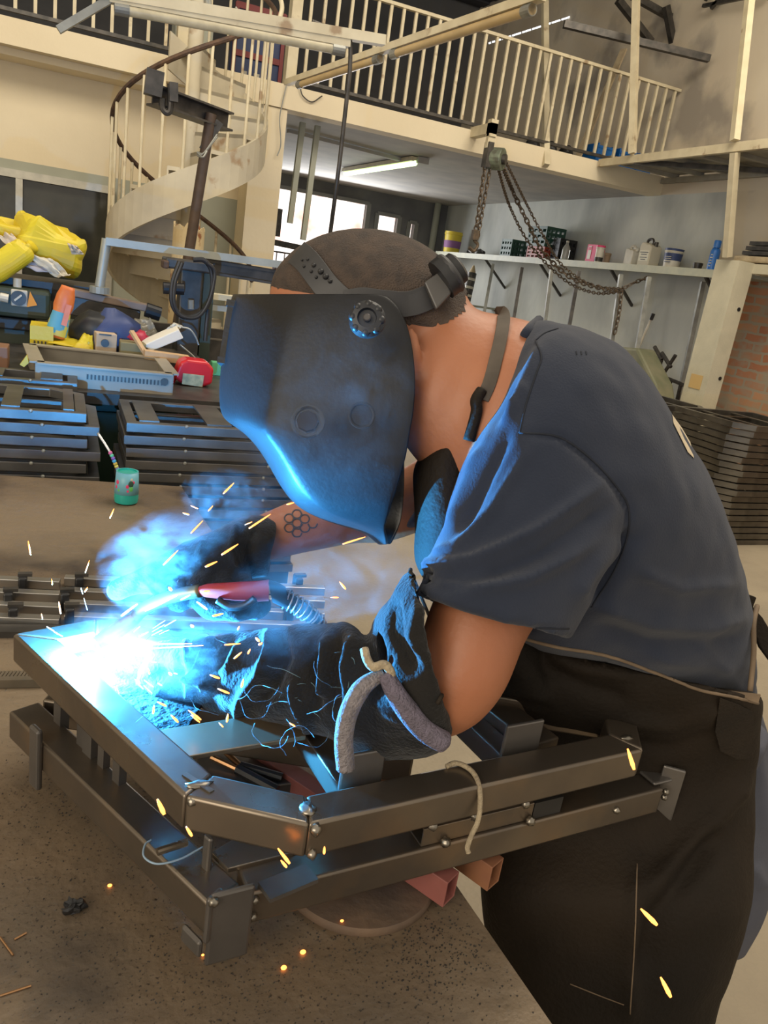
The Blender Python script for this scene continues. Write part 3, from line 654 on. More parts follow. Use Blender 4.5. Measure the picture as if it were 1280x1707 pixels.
# yellow sacks on top
m_sack = pm('yellow_sack', (.66, .53, .02), (.58, .42, .02), 5, .45, bump=.3, bscale=14, c3=(.10, .10, .03), s3=7, lo3=.66, hi3=.7)
def sack(c, sx, sy, sz, seed, rz, label, mat, tilt=0, group='yellow paper sacks'):
    mb = MB().ball((0, 0, 0), 1, 14); o = Vector((seed*3.1, 0, 0)); R = Matrix.Rotation(rz, 3, 'Z') @ Matrix.Rotation(tilt, 3, 'Y')
    for v in mb.v:
        p = Vector((math.copysign(abs(v.x)**.3, v.x)*sx, math.copysign(abs(v.y)**.35, v.y)*sy, math.copysign(abs(v.z)**.8, v.z)*sz))
        nn = noise.noise(p*9+o)*1.1; n2 = abs(noise.noise(p*20+o))
        v[:] = Vector(c)+R @ (Vector((p.x*(1+nn*.18), p.y*(1+nn*.1), p.z*(1+nn*.5)))+Vector((0, 0, nn*.02-n2*.035*(p.z > 0))))
    return tag(mb.build('yellow_sack' if mat is m_sack else 'torn_sack', mat), label, 'sack', group)
Q4 = lambda x, y, Y=4.25: PY(x, y, Y)
sack(Q4(82, 410), .16, .13, .10, 1, .15, 'big yellow sack on the machine, right of the pile', m_sack, .25)
sack(Q4(20, 386, 4.3), .14, .12, .04, 2, -.1, 'flattened yellow sack at the left edge, top of the pile', m_sack, .1)
sack(Q4(12, 436, 4.1), .11, .10, .05, 3, .2, 'yellow sack with dark print, low at the left edge', m_sack, -.7)
sack(Q4(45, 418, 4.12), .05, .08, .03, 4, -.3, 'small folded yellow sack in the middle of the pile', m_sack, -.8)
m_kraft = pm('torn_paper', (.62, .54, .42), (.52, .40, .28), 9, .8)
def sheet(pts, name, mat, label, cat, th=.003, group=None, parent=None, fold=.01):
    a, b, c, d = [Vector(p) for p in pts]; rows = []
    nrm = (b-a).cross(d-a).normalized()
    for i in range(9):
        rows.append([a.lerp(b, j/8).lerp(d.lerp(c, j/8), i/8)+nrm*fold*noise.noise(Vector((i*.5, j*.5, a.x*30))) for j in range(9)])
    o = MB().grid(rows).build(name, mat, parent, solid=th, smooth=2)
    return tag(o, label, cat, group) if label else o
sheet([Q4(-5, 392, 4.1), Q4(18, 388, 4.1), Q4(42, 408, 4.05), Q4(20, 418, 4.05)], 'torn_paper', m_kraft, 'brown torn paper end sticking out of the left yellow sacks', 'paper', fold=.03)
sheet([Q4(42, 425, 4.06), Q4(82, 430, 4.06), Q4(118, 458, 4.02), Q4(98, 464, 4.02)], 'torn_paper', m_wht, 'white torn paper lining below the big yellow sack', 'paper', fold=.04)
sheet([Q4(30, 440, 4.08), Q4(75, 437, 4.08), Q4(100, 452, 4.04), Q4(60, 452, 4.04)], 'torn_paper', pm('lilac_paper', (.42, .40, .44)), 'greyish inner paper under the white lining', 'paper', fold=.02)
sheet([Q4(112, 405, 4.1), Q4(128, 410, 4.1), Q4(140, 424, 4.1), Q4(120, 424, 4.1)], 'torn_paper', m_kraft, 'ragged brown paper scrap at the right end of the big sack', 'paper', fold=.05)
tag(MB().box((-.1, 4.30, PY(60, 462, 4.3).z-.02), (.62, .4, .03)).box((-.1, 4.3, PY(60, 462, 4.3).z-.06), (.56, .36, .06)).build('machine_tray', m_black), 'dark tray carrying the yellow sacks above the machine', 'tray')
# bench with clutter
BZ = .945
t = thing('back_bench', 'dark steel bench carrying the perforated tray and clutter', 'bench', (.3, 3.5, 0))
MB().box((.10, 3.5, BZ-.02), (1.4, 1.1, .04)).build('top', m_dark, t)
for x in (-.5, .74):
    for y in (3.0, 4.0): MB().box((x, y, (BZ-.04)/2), (.05, .05, BZ-.04)).build('leg', m_dark, t)
tag(MB().box((.20, 3.35, .45), (.50, .5, .9)).box((.20, 3.09, .45), (.44, .02, .8)).build('green_cabinet', pm('deep_green', (.012, .035, .022), (.02, .05, .03), 4, .5), bevel=.01), 'dark green cabinet seen between the two frame stacks', 'cabinet')
def tri(px, y): return PZ(px, y, BZ+.08)
m_tray = pm('tray_steel', (.36, .32, .25), (.28, .25, .20), 6, .45, metal=.2)
A_, B_, C_, D_ = tri(62, 604), tri(287, 624), tri(266, 597), tri(49, 574)
t = thing('perforated_tray', 'grey steel frame tray with slotted sides lying on the back bench', 'tray', ((A_+C_)/2).xy.to_3d()+Vector((0, 0, BZ)))
zc = Vector((0, 0, -.04))
for p, q in ((A_, B_), (B_, C_), (C_, D_), (D_, A_)): MB().bar(p+zc, q+zc, .012, .08).bar(p, q, .05, .006).build('side', m_tray, t)
for k in range(22):
    p = A_.lerp(B_, .36+.028*k)+Vector((0, -.008, -.035)); MB().box(p, (.006, .006, .018)).build('slot', m_dark, t)
MB().box((A_+C_)/2+Vector((0, 0, -.06)), (.40, .22, .006)).build('floor', m_dark, t)
c = PY(268, 638, (A_.y+B_.y)/2-.005); MB().cyl(A_.lerp(B_, .94)+Vector((0, -.004, -.03)), A_.lerp(B_, .94)+Vector((0, -.014, -.03)), .014, 14).build('round_mark', m_dark, t)
def it(x0, x1, y0, Y, dep, name, mat, label, cat, bev=.004, zb=BZ, rot=0):
    a = PY(x0, y0+20, Y); b = PY(x1, y0+20, Y); z = PY((x0+x1)/2, y0, Y).z; R = Matrix.Rotation(rot, 3, 'Z')
    return tag(MB().box(((a.x+b.x)/2, Y+dep/2, (z+zb)/2), (b.x-a.x, dep, z-zb), R).build(name, mat, bevel=bev), label, cat)
t = thing('yellow_box', 'opened yellow cardboard box under the orange bottle', 'box', PY(100, 590, 3.6).xy.to_3d()+Vector((0, 0, BZ)))
y0 = 3.58
a = PY(54, 580, y0); b = PY(148, 585, y0); zt1 = PY(60, 543, y0).z
MB().box((a.x+.035, y0+.09, (BZ+zt1)/2), (.09, .18, zt1-BZ)).box(((a.x+b.x)/2, y0+.17, (BZ+zt1)/2-.01), (b.x-a.x, .02, zt1-BZ-.02)).box((b.x, y0+.09, (BZ+zt1)/2-.02), (.01, .18, zt1-BZ-.05)).build('carton', m_sack, t)
sheet([PY(80, 572, y0-.01), PY(155, 582, y0-.01), PY(140, 560, y0+.16), PY(80, 548, y0+.16)], 'flap', m_sack, None, None, parent=t, fold=.01)
sheet([PY(120, 580, y0-.02), PY(156, 586, y0-.02), PY(154, 560, y0+.02), PY(140, 556, y0+.06)], 'flap', m_sack, None, None, parent=t)
for k in range(4): MB().box((a.x+.008+.014*k, y0-.002, BZ+.06), (.006, .004, .05)).build('stripe', m_dark, t)
# orange bottle, leaning
p = PY(92, 562, 3.62); q = PY(114, 478, 3.62); ax = (q-p).normalized(); L_ = (q-p).length
t = thing('orange_bottle', 'crumpled orange bottle with a light blue label leaning on the yellow box', 'bottle', p)
m_or = pm('orange_plastic', (.75, .20, .04), (.62, .14, .03), 12, .4, bump=.4, bscale=20)
rr = []
for u, w in ((0, .034), (.05, .041), (.3, .040), (.5, .035), (.62, .040), (.82, .037), (.93, .030), (1.0, .027)):
    c = p+ax*L_*u; x = Vector((1, 0, 0)); x = (x-ax*x.dot(ax)).normalized(); y = ax.cross(x)
    rr.append([c+x*w*math.copysign(abs(math.cos(k*math.pi/10))**.7, math.cos(k*math.pi/10))+y*w*.7*math.sin(k*math.pi/10) for k in range(20)])
MB().rings(rr).build('body', m_or, t, smooth=2)
rr2 = [[(v-c0)*1.03+c0 for v in r] for r, c0 in ((rr[1], p+ax*L_*.05), (rr[2], p+ax*L_*.3), (rr[3], p+ax*L_*.5))]
fix(pm('bottle_label', (.10, .36, .46), (.10, .36, .46), 5, .5, c3=(.62, .50, .08), s3=11, lo3=.52, hi3=.54), lambda *a: None)
MB().rings(rr2, cap=False).build('label', MATS['bottle_label'], t, smooth=2)
c = p+ax*L_*.26+Vector((.02, -.035, 0)); MB().bar(c, c+ax*.09, .022, .004, up=(0, -1, 0)).build('label_stripe', m_or, t)
it(158, 193, 556, 3.55, .09, 'carton_box', pm('beige_card', (.50, .38, .26), rough=.8), 'small beige carton with a round dark mark behind the tray', 'box', rot=.1)
c = PY(175, 572, 3.535); o = bpy.data.objects['carton_box']
mk = MB().cyl(c, c+Vector((0, -.004, 0)), .017, 18).box(c+Vector((0, 0, .035)), (.05, .004, .006)).build('round_mark', m_dark, o)
it(200, 243, 572, 3.5, .10, 'olive_box', pm('olive_card', (.20, .17, .08), rough=.7), 'low olive brown box between the beige carton and the wooden board', 'box')
for i, (px, py, r, l, m_, n_) in enumerate([(165, 545, .075, 'black cloth heap behind the beige carton', m_black, 'cloth_heap'), (190, 540, .07, 'dark blue cloth heap beside the black one', m_navy, 'cloth_heap'), (205, 560, .035, 'crumpled red wrapper left of its twin above the olive box', pm('red_wrapper', (.45, .03, .06), rough=.4), 'red_wrapper'), (226, 564, .035, 'crumpled red wrapper nearest the wooden board', MATS['red_wrapper'] if 'red_wrapper' in MATS else m_pink, 'red_wrapper')]):
    c = PY(px, py, 3.72-.02*i); mb = MB().ball(c, r*1.5, 9, (1.1, .9, .8))
    for v in mb.v: v += (v-c)*noise.noise(v*(16 if i < 2 else 22))*(.4 if i < 2 else .9)
    lo = min(v.z for v in mb.v); mb.v = [Vector((v.x, v.y, BZ+(v.z-lo)*((c.z+r-BZ)/max(.01, max(w.z for w in mb.v)-lo)))) for v in mb.v] if i < 2 else mb.v
    tag(mb.build(n_, m_, smooth=2), l, 'cloth' if i < 2 else 'wrapper')
it(192, 245, 580, 3.66, .08, 'dark_carton', m_dark, 'dark carton holding the crumpled red wrappers', 'box')
# clear tub, white panel, board
sheet([PY(222, 535, 3.9), PY(250, 530, 3.9), PY(265, 560, 3.8), PY(238, 572, 3.8)], 'clear_plastic_sheet', pm('milky_plastic', (.35, .33, .27), rough=.2, alpha=.7), 'bent translucent plastic sheet behind the white panel', 'sheet', th=.006, fold=.03)
a_ = [PY(x, y, 3.52) for x, y in ((238, 576), (298, 549), (306, 564), (252, 586))]
tag(MB().prism(a_, (0, .10, .01)).build('foam_block', pm('white_foam', (.72, .68, .58), rough=.7), bevel=.004), 'tilted white block lying on the wooden board', 'block')
sheet([PY(278, 548, 3.6), PY(290, 538, 3.6), PY(304, 543, 3.6), PY(292, 556, 3.6)], 'white_paper', m_wht, 'crumpled white paper on the raised end of the white block', 'paper', fold=.03)
tag(MB().bar(PY(240, 590, 3.45), PY(314, 600, 3.45), .06, .035).build('wooden_board', pm('tan_wood', (.55, .36, .19), (.45, .29, .15), 10, .7)), 'short tan wooden board above the red container', 'board')
tag(MB().bar(PY(219, 552, 3.55), PY(244, 592, 3.46), .02, .012).build('wooden_stick', MATS['tan_wood']), 'thin tan slat leaning left of the white block', 'slat')
tag(MB().tube(spline([PY(300, 545, 3.6), PY(316, 549, 3.6), PY(326, 562, 3.6), PY(331, 575, 3.6)]), .004, 6).tube(spline([PY(300, 575, 3.6), PY(318, 590, 3.6), PY(332, 604, 3.6)]), .004, 6).build('grey_wire', m_post), 'pale curled wire ends right of the white block', 'wire')
it(262, 332, 592, 3.62, .2, 'dark_crate', m_dark, 'dark low crate under the white block and board', 'crate')
it(295, 345, 556, 3.9, .2, 'dark_motor', m_black, 'dark motor casing behind the white block', 'motor', bev=.03)
# red container on its side
c = PY(324, 632, 3.3); t = thing('red_container', 'red plastic container with a beige label lying on the bench end', 'container', Vector((c.x, c.y, BZ)))
P_ = [PY(x, y, 3.26) for x, y in ((290, 640), (300, 614), (312, 609), (346, 613), (356, 625), (353, 650), (338, 655), (300, 648))]
lz = min(p.z for p in P_); P_ = [p+Vector((0, 0, max(0, BZ-lz))) for p in P_]
MB().prism(P_, (0, .10, 0)).build('body', pm('red_plastic', (.62, .015, .02), (.50, .01, .015), 9, .3), t, bevel=.012, seg=3)
MB().prism([p*.0+PY(x, y, 3.255) for x, y in ((305, 622), (340, 626), (337, 645), (303, 640))], (0, -.004, 0)).build('label', pm('beige_label', (.52, .46, .26), (.30, .30, .18), 40, .6), t)
MB().tube(spline([PY(297, 645, 3.3), PY(288, 640, 3.3), PY(292, 630, 3.3), PY(300, 620, 3.3)]), .008, 8).build('handle', MATS['red_plastic'], t)
tag(MB().box(PY(325, 662, 3.28)+Vector((0, 0, 0)), (.16, .12, .02)).build('blue_card', m_navy), 'dark blue card under the red container', 'card')
it(352, 372, 604, 3.6, .05, 'green_rag', pm('mint', (.12, .45, .22)), 'small mint green scrap just left of the mask', 'scrap')
it(-20, 13, 578, 3.3, .12, 'wood_block', pm('brown_block', (.22, .11, .06)), 'brown wooden block at the left photo edge', 'block')
c = PY(40, 606, 3.15); tag(MB().prism([PY(33, 608, 3.05), PY(45, 592, 3.05), PY(48, 605, 3.05), PY(40, 612, 3.05)], (0, .03, 0)).build('yellow_tag', m_yel), 'small yellow tag standing left of the tray', 'tag')
# drill column with coiled hose
t = thing('drill_press', 'dark machine column with a flat head and a looped black hose', 'machine', PY(320, 600, 3.75).xy.to_3d())
p = PY(322, 450, 3.75); q = PY(318, 610, 3.75)
MB().box((p.x, 3.82, (p.z+0)/2), (.10, .10, p.z)).build('column', m_dark, t, bevel=.008)
MB().box((p.x+.09, 3.86, (p.z+0)/2), (.05, .06, p.z)).build('column_rib', m_mg, t)
ib(276, 356, 434, 452, 3.7, .16, 'head', m_dark, t)
ib(272, 282, 434, 448, 3.68, .1, 'head_tip', m_rust, t)
MB().cyl(PY(272, 480, 3.7), PY(306, 482, 3.7), .026, 14).build('spindle', m_black, t)
MB().cyl(PY(318, 500, 3.73), PY(318, 515, 3.73), .014, 10).build('bolt', m_post, t)
lp = [(300, 436), (288, 470), (287, 505), (300, 525), (322, 528), (344, 512), (354, 480), (352, 450), (340, 434), (322, 433)]
MB().tube(spline([PY(x, y, 3.64) for x, y in lp]), .011, 8).build('hose', m_black, t, smooth=True)
MB().tube(spline([PY(x+4, y+2, 3.62) for x, y in lp[:4]]+[PY(330, 528, 3.62), PY(349, 500, 3.62), PY(358, 455, 3.62), PY(345, 438, 3.62)]), .008, 8).build('hose', m_black, t, smooth=True)
MB().tube(spline([PY(347, 515, 3.65), PY(344, 545, 3.65), PY(342, 568, 3.65)]), .010, 8).build('hose', m_black, t, smooth=True)
# pale shelves further behind the hose
for i, (y, l) in enumerate([(497, 'pale steel cross bar behind the hose, upper one'), (515, 'pale steel cross bar behind the hose, second'), (632, 'pale steel cross bar low behind the drill column')]):
    tag(MB().bar(PY(335, y-6, 4.5), PY(560, y+22, 4.5), .12, [.03, .03, .05][i]).build('cross_bar', [m_colm, m_pgrey, m_pgrey][i]), l, 'bar', 'cross bars behind the drill')
t = tag(MB().box((1.1, 4.75, .5), (1.5, .35, 1.0)).box((1.1, 4.57, 1.04), (1.5, .05, .05)).build('dark_shelf_unit', m_dark), 'dark low steel unit behind the mask', 'unit')
for x in (.75, 1.25): tag(MB().bar((x, 4.5, 0), (x, 4.5, 1.45), .05, .05).build('upright', m_pgrey), 'pale grey upright carrying the cross bars, '+('left' if x < 1 else 'right')+' one', 'post', 'uprights of the cross bars')
# ---- hanging light fixtures
def fixture(a, b, label, tubes, name='hanging_light', hang=None, drop=.05):
    a = Vector(a); b = Vector(b); t = thing(name, label, 'light', (a+b)/2); d = (b-a)
    MB().bar(a, b, .05, .045).build('channel', m_white, t)
    for i, (u, v) in enumerate(tubes):
        p = a+d*u+Vector((0, 0, -drop)); q = a+d*v+Vector((0, 0, -drop))
        MB().cyl(p, q, .026, 14).build('tube', pm('yellowed_tube_cover', (.55, .40, .20), (.46, .33, .16), 6, .35) if name == 'tube_batten' else pm('ribbed_cover', (.62, .54, .36), (.5, .43, .28), 20, .3), t, smooth=True)
        for w, k in ((p, 1), (q, -1)): MB().cyl(w, w+d.normalized()*.07*k, .031, 14).build('end_cap', m_post, t)
    return t
FX = lambda x, y: PY(x, y, 4.6)
f1 = fixture(FX(182, -4), FX(582, 72), 'long hanging light batten with clear cover, upper left, above the stair', [(.02, .98)], drop=.04)
MB().bar(FX(150, -15), FX(640, 68), .06, .05).build('support_channel', m_white, f1)
tag(MB().bar(FX(97, 50), FX(185, -2), .035, .035).build('strut', m_post), 'thin brown strut running up to the left end of the upper light', 'strut')
a = PZ(478, 138, 2.95); b = PZ(905, -8, 2.95)
f2 = fixture(a, b, 'cream hanging light batten with two yellowed tubes, crossing before the railing', [(.08, .50), (.55, .98)], name='tube_batten')
t = tag(MB().tube(spline([FX(520, 36), FX(560, 52), FX(580, 60), FX(584, 80), FX(583, 120)])+[FX(566, 270), FX(550, 392)], .013, 8).build('power_cable', m_dark, smooth=2), 'dark cable dropping from the light down towards the welder\'s head', 'cable')
tag(MB().tube(spline([FX(345, -20), FX(347, 12), FX(353, 22), FX(361, 24)]), .02, 8).build('hanger_hook', m_post, smooth=2), 'grey hook clamped over the upper light channel', 'hook')
tag(MB().tube(spline([FX(392, 12), FX(400, 20), FX(430, 36), FX(480, 48), FX(522, 40)]), .007, 6).build('loose_wire', m_post, smooth=2), 'loose grey wire along the upper light channel', 'wire')
tag(MB().tube(spline([PY(462, -20, 6), PY(470, 10, 6), PY(466, 32, 6)]), .016, 8).build('white_conduit', m_white, smooth=2), 'curved cream conduit above the column top', 'conduit')
# cables on the column, red machine up in the hall
tag(MB().tube(spline([PY(*q, SX-.02) for q in ((478, 140), (470, 175), (466, 200), (468, 240), (462, 260))]), .006, 5).build('wall_wire', m_post), 'thin wire hanging down the face of the column', 'wire')
tag(MB().tube(spline([PY(*q, SX-.02) for q in ((500, 145), (505, 160), (520, 170), (537, 160))]), .006, 5).build('wall_wire', m_dark), 'thin wire sagging on the mezzanine edge right of the column', 'wire')
c = PY(425, 90, 9.6); c.z = 3.1
t = thing('red_rack', 'dark red metal rack behind the railing above the stair', 'rack', c)
m_dred = pm('dark_red_metal', (.22, .03, .03), rough=.5)
MB().box(c+Vector((0, 0, .45)), (.5, .3, .9)).build('body', m_navy, t)
for k in (.18, .45, .9): MB().box(c+Vector((0, -.16, k)), (.54, .03, .06)).build('shelf_edge', m_dred, t)
for x in (-.26, .26): MB().box(c+Vector((x, -.16, .46)), (.04, .04, .92)).build('upright', m_dred, t)
for x in (-.14, .0): MB().box(c+Vector((x, -.18, .25)), (.06, .02, .07)).build('switch_plate', m_wht, t)
tag(MB().box(PY(318, 95, 8.5).xy.to_3d()+Vector((0, 0, 3.3)), (.35, .3, .4)).build('cable_box', m_greyp, bevel=.02), 'pale grey box at the stair head behind the left railing end', 'box')
# ================================================================ WORKBENCH AND WORKPIECE
TZ = .80
m_table = pm('stained_steel_plate', (.20, .142, .088), (.115, .086, .058), 5, .5, metal=.15, bump=.25, bscale=55, c3=(.045, .035, .028), s3=4.5, lo3=.50, hi3=.66, rvar=.12)
def tb(nt, N, L, b):   # fine rust speckle
    src = b.inputs['Base Color'].links[0].from_socket; tc = N['Texture Coordinate'] if 'Texture Coordinate' in N else [n for n in N if n.type == 'TEX_COORD'][0]
    t = N.new('ShaderNodeTexNoise'); t.inputs['Scale'].default_value = 230; t.inputs['Detail'].default_value = 3; L.new(tc.outputs['Object'], t.inputs[0])
    r = N.new('ShaderNodeMapRange'); r.inputs[1].default_value = .60; r.inputs[2].default_value = .70; L.new(t.outputs[0], r.inputs[0])
    x = N.new('ShaderNodeMix'); x.data_type = 'RGBA'; L.new(r.outputs[0], x.inputs[0]); L.new(src, x.inputs[6]); x.inputs[7].default_value = (.045, .032, .022, 1)
    # grey worn far half
    t2 = N.new('ShaderNodeTexNoise'); t2.inputs['Scale'].default_value = 1.6; t2.inputs['Detail'].default_value = 5; L.new(tc.outputs['Object'], t2.inputs[0])
    r2 = N.new('ShaderNodeMapRange'); r2.inputs[1].default_value = .47; r2.inputs[2].default_value = .57; L.new(t2.outputs[0], r2.inputs[0])
    y = N.new('ShaderNodeMix'); y.data_type = 'RGBA'; L.new(r2.outputs[0], y.inputs[0]); L.new(x.outputs[2], y.inputs[6]); y.inputs[7].default_value = (.29, .225, .15, 1)
    mm = N.new('ShaderNodeMath'); mm.operation = 'MULTIPLY'; mm.inputs[1].default_value = .55; L.new(r2.outputs[0], mm.inputs[0]); L.new(mm.outputs[0], y.inputs[0])
    L.new(y.outputs[2], b.inputs['Base Color'])
fix(m_table, tb)
cA = PZ(302, 811, TZ); cB = PZ(0, 792, TZ); cN = PZ(922, 1710, TZ)
du = (cA-cB).normalized(); dv = (cN-cA).normalized()
F0 = cA-du*1.75; N0 = cA+dv*2.45; N1 = N0-du*1.75
t = thing('workbench', 'steel plate workbench stained brown with rust and slag', 'workbench', ((F0+N0)/2).xy.to_3d())
MB().prism([cA, N0, N1, F0], (0, 0, -.012)).build('bench_top', m_table, t)
i_ = .06
for p, q in ((cA, N0), (N0, N1), (N1, F0), (F0, cA)):
    c0 = (cA+N1)/2; p2 = p.lerp(c0, .04)+Vector((0, 0, -.045)); q2 = q.lerp(c0, .04)+Vector((0, 0, -.045)); MB().bar(p2, q2, .05, .06).build('apron_rail', m_dark, t)
for p in (cA, N0, N1, F0):
    p2 = p.lerp(c0, .05); MB().box((p2.x, p2.y, .38), (.06, .06, .76)).build('leg', m_dark, t)
# debris on the table
random.seed(11); mb = MB()
def scatter(cx, cy, sx, sy, n, r0, r1):
    for _ in range(n):
        px = random.gauss(cx, sx); py = random.gauss(cy, sy)
        if py < 1080 or px > 300+.69*(py-810)-12: continue
        p = PZ(px, py, TZ); r = random.uniform(r0, r1)*.62; mb.add([p+Vector(v)*r+Vector((0, 0, r*.45)) for v in ((1, 0, -.4), (-.5, .85, -.4), (-.5, -.85, -.4), (.1, .1, .7))], [(0, 1, 2), (0, 3, 1), (1, 3, 2), (2, 3, 0)])
scatter(250, 1450, 220, 170, 650, .0009, .0024); scatter(740, 1600, 60, 60, 420, .0009, .0026); scatter(420, 1640, 200, 60, 380, .0009, .002); scatter(90, 1330, 60, 80, 150, .001, .0025); scatter(640, 1560, 90, 25, 150, .001, .0026)
tag(mb.build('metal_filings', m_dark), 'scattered grains of slag and metal filings on the bench top', 'filings', kind='stuff')
c = PZ(122, 1518, TZ); mb = MB().ball(c+Vector((0, 0, .004)), .010, 8, (1.2, .9, .8))
for v in mb.v: v += (v-c)*noise.noise(v*180)*1.2; v.z = max(v.z, TZ)
tag(mb.build('slag_lump', m_black), 'small black slag lump lying on the bench at lower left', 'lump')
for i, (a, b, l) in enumerate([((0, 1562), (22, 1592), 'thin welding wire offcut at the left edge, upper one'), ((0, 1660), (52, 1643), 'copper-coloured welding wire offcut at the lower left edge'), ((24, 1566), (44, 1555), 'tiny wire offcut near the upper left one')]):
    tag(MB().cyl(PZ(*a, TZ+.0015), PZ(*b, TZ+.0015), .0011, 6).build('wire_offcut', pm('copper_wire', (.45, .25, .12), rough=.3, metal=.8)), l, 'wire', 'welding wire offcuts')
# disc
dc = PZ(596, 1455, TZ); dr = (PZ(600, 1562, TZ)-dc).length
t = tag(MB().lathe(dc, [(dr, 0), (dr*1.01, .003), (dr*1.01, .008), (dr*.99, .011), (dr*.3, .0115), (dr*.28, .011)], 56).build('turntable_disc', pm('rusty_disc', (.17, .11, .07), (.10, .07, .05), 12, .75, metal=.1, bump=.2), smooth=True), 'round rusty steel disc under the welded frame', 'disc')
DT = TZ+.0115
# ---- supports: two square tubes lying on the disc
m_mill = pm('mill_steel', (.225, .185, .14), (.15, .125, .10), 7, .33, metal=.8, bump=.04, bscale=30, c3=(.26, .18, .11), s3=9, lo3=.55, hi3=.8, rvar=.07)
m_pinkp = pm('red_oxide_tube', (.30, .10, .085), (.24, .085, .07), 8, .45, bump=.08)
m_orr = pm('orange_rust_tube', (.34, .15, .06), (.22, .09, .05), 10, .6)
S1 = .036; zt_ = DT+S1/2+.0002
def stube(e, s, mat, label, w=.026):
    p = PZ(*e, zt_); q = PZ(*s, zt_); return tag(MB().hollow(p, q, w, S1, .0022).build('support_tube', mat, bevel=.001), label, 'tube', 'square support tubes under the frame')
stube((752, 1483), (425, 1262), m_pinkp, 'red primed square tube under the frame, its open end over the bench edge')
stube((826, 1458), (560, 1270), m_orr, 'rusty orange square tube under the frame, right of the red one')
# ---- welded frame
A_ = .04
fr_ = thing('welded_frame', 'double steel frame of square tubes with a cut corner, being welded', 'frame', PZ(500, 1400, .86))
zu = 1.0-A_/2
up_ = [PZ(*q, zu+A_/2) for q in ((60, 1061), (332, 1308), (513, 1349), (1043, 1236), (1031, 1180))]
for p in up_: p.z = zu
dfar = (up_[3]-up_[2]).normalized()
back_l = PZ(160, 1042, 1.0); back_l.z = zu; back_r = up_[4]
ring = [up_[0], up_[1], up_[2], up_[3], up_[4], back_l]
# rails as separate tubes mitred at joints
def mitre_tube(P, i, w, h, mat, name, par, closed=True):
    m = len(P); rr = []
    for j in (i, (i+1) % m):
        a = P[(j-1) % m]; b = P[(j+1) % m]; p = P[j]; d1 = (p-a).normalized(); d2 = (b-p).normalized(); n1 = UP.cross(d1); n2 = UP.cross(d2); nn = (n1+n2).normalized(); k = 1/max(.35, nn.dot(n1))
        rr.append([p+nn*k*w/2*sx+UP*h/2*sz for sx, sz in ((-1, -1), (1, -1), (1, 1), (-1, 1))])
    return MB().rings(rr).build(name, mat, par, bevel=.0035, seg=3, smooth=True)
for i in range(len(ring)): mitre_tube(ring, i, A_, A_, m_mill, 'upper_tube', fr_)
# lower frame
zl = .9-A_/2
lo_ = [PZ(*q, .9) for q in ((40, 1177), (362, 1478), (1090, 1300))]
for p in lo_: p.z = zl
e1 = (lo_[1]-lo_[0]).normalized(); e2 = (lo_[2]-lo_[1]).normalized()
MB().bar(lo_[0], lo_[1]+e1*.012, A_, A_).build('lower_tube', m_mill, fr_, bevel=.0035, seg=3, smooth=True)
MB().bar(lo_[1]+e2*.026, lo_[2], A_*.95, A_).build('lower_tube', m_mill, fr_, bevel=.0035, seg=3, smooth=True)
MB().bar(lo_[0]+Vector((.03, .03, 0)), lo_[0]+Vector((.03, .03, 0))+(back_r-back_l).normalized()*.5, A_, A_).build('lower_tube', m_mill, fr_, bevel=.003, smooth=True)
MB().bar(lo_[2]+Vector((-.03, .03, 0)), lo_[2]+Vector((-.07, .12, 0)), A_, A_).build('lower_tube', m_mill, fr_, bevel=.003, smooth=True)
# plates
m_plate = pm('flat_bar_steel', (.18, .165, .15), (.13, .12, .11), 10, .4, metal=.7)
def plate(c, w, h, th, d, name='tab_plate', mat=None, par=fr_, up=UP, bev=.003):
    c = Vector(c); d = Vector(d).normalized(); return MB().bar(c-d*w/2, c+d*w/2, th, h, up=up).build(name, mat or m_plate, par, bevel=bev)
def out(e): return -UP.cross(e).normalized() if True else None
o1 = Vector((e1.y, -e1.x, 0)); o1 = o1 if o1.x < 0 else -o1     # outward (left) of left tube
o2 = Vector((e2.y, -e2.x, 0)); o2 = o2 if o2.y < 0 else -o2     # outward (near) of front tube
pc = PZ(92, 1262, .885); pc = lo_[0].lerp(lo_[1], .20)+o1*(A_/2+.004); pc.z = .878
plate(pc, .022, .085, .008, e1)
pc = lo_[1]+o2*.024+e2*.008; pc.z = .873; plate(pc, .044, .088, .006, e2)
pc = lo_[1]+o1*.012+o2*.014+e1*.004; pc.z = .888; plate(pc, .020, .055, .006, o1+e1*.2)
pc = lo_[1]+o1*.026+Vector((0, 0, -.02)); pc.z = .850; plate(pc, .03, .02, .006, e1)
pc = lo_[1]-o2*.028-e2*.004+Vector((0, 0, 0)); pc.z = .915; plate(pc, .012, .05, .006, e1)
pc = lo_[2]+o2*.010+e2*.022; pc.z = .880; plate(pc, .030, .085, .005, e2+o2*.9)
pc = lo_[2]+e2*.028-o2*.012; pc.z = .885; plate(pc, .012, .08, .004, e2)
pc = lo_[2]+e2*.004-o2*.002; pc.z = .904; plate(pc, .035, .005, .03, e2)
for px, py, w in ((606, 1292, .05), (870, 1235, .055)):     # upright tabs behind the upper front tube
    p = PZ(px, py+8, 1.0); pr = up_[2]+(up_[3]-up_[2]).normalized()*((p-up_[2]).dot((up_[3]-up_[2]).normalized()))
    pc = pr-o2*(A_/2+.012); pc.z = .995; plate(pc, w, .07, .005, dfar, bev=.002)
    MB().bar(pc+Vector((0, 0, -.03)), pc-o2*.25+Vector((0, 0, -.04)), .03, .03).build('cross_tube', m_mill if px < 700 else m_plate, fr_, bevel=.002)
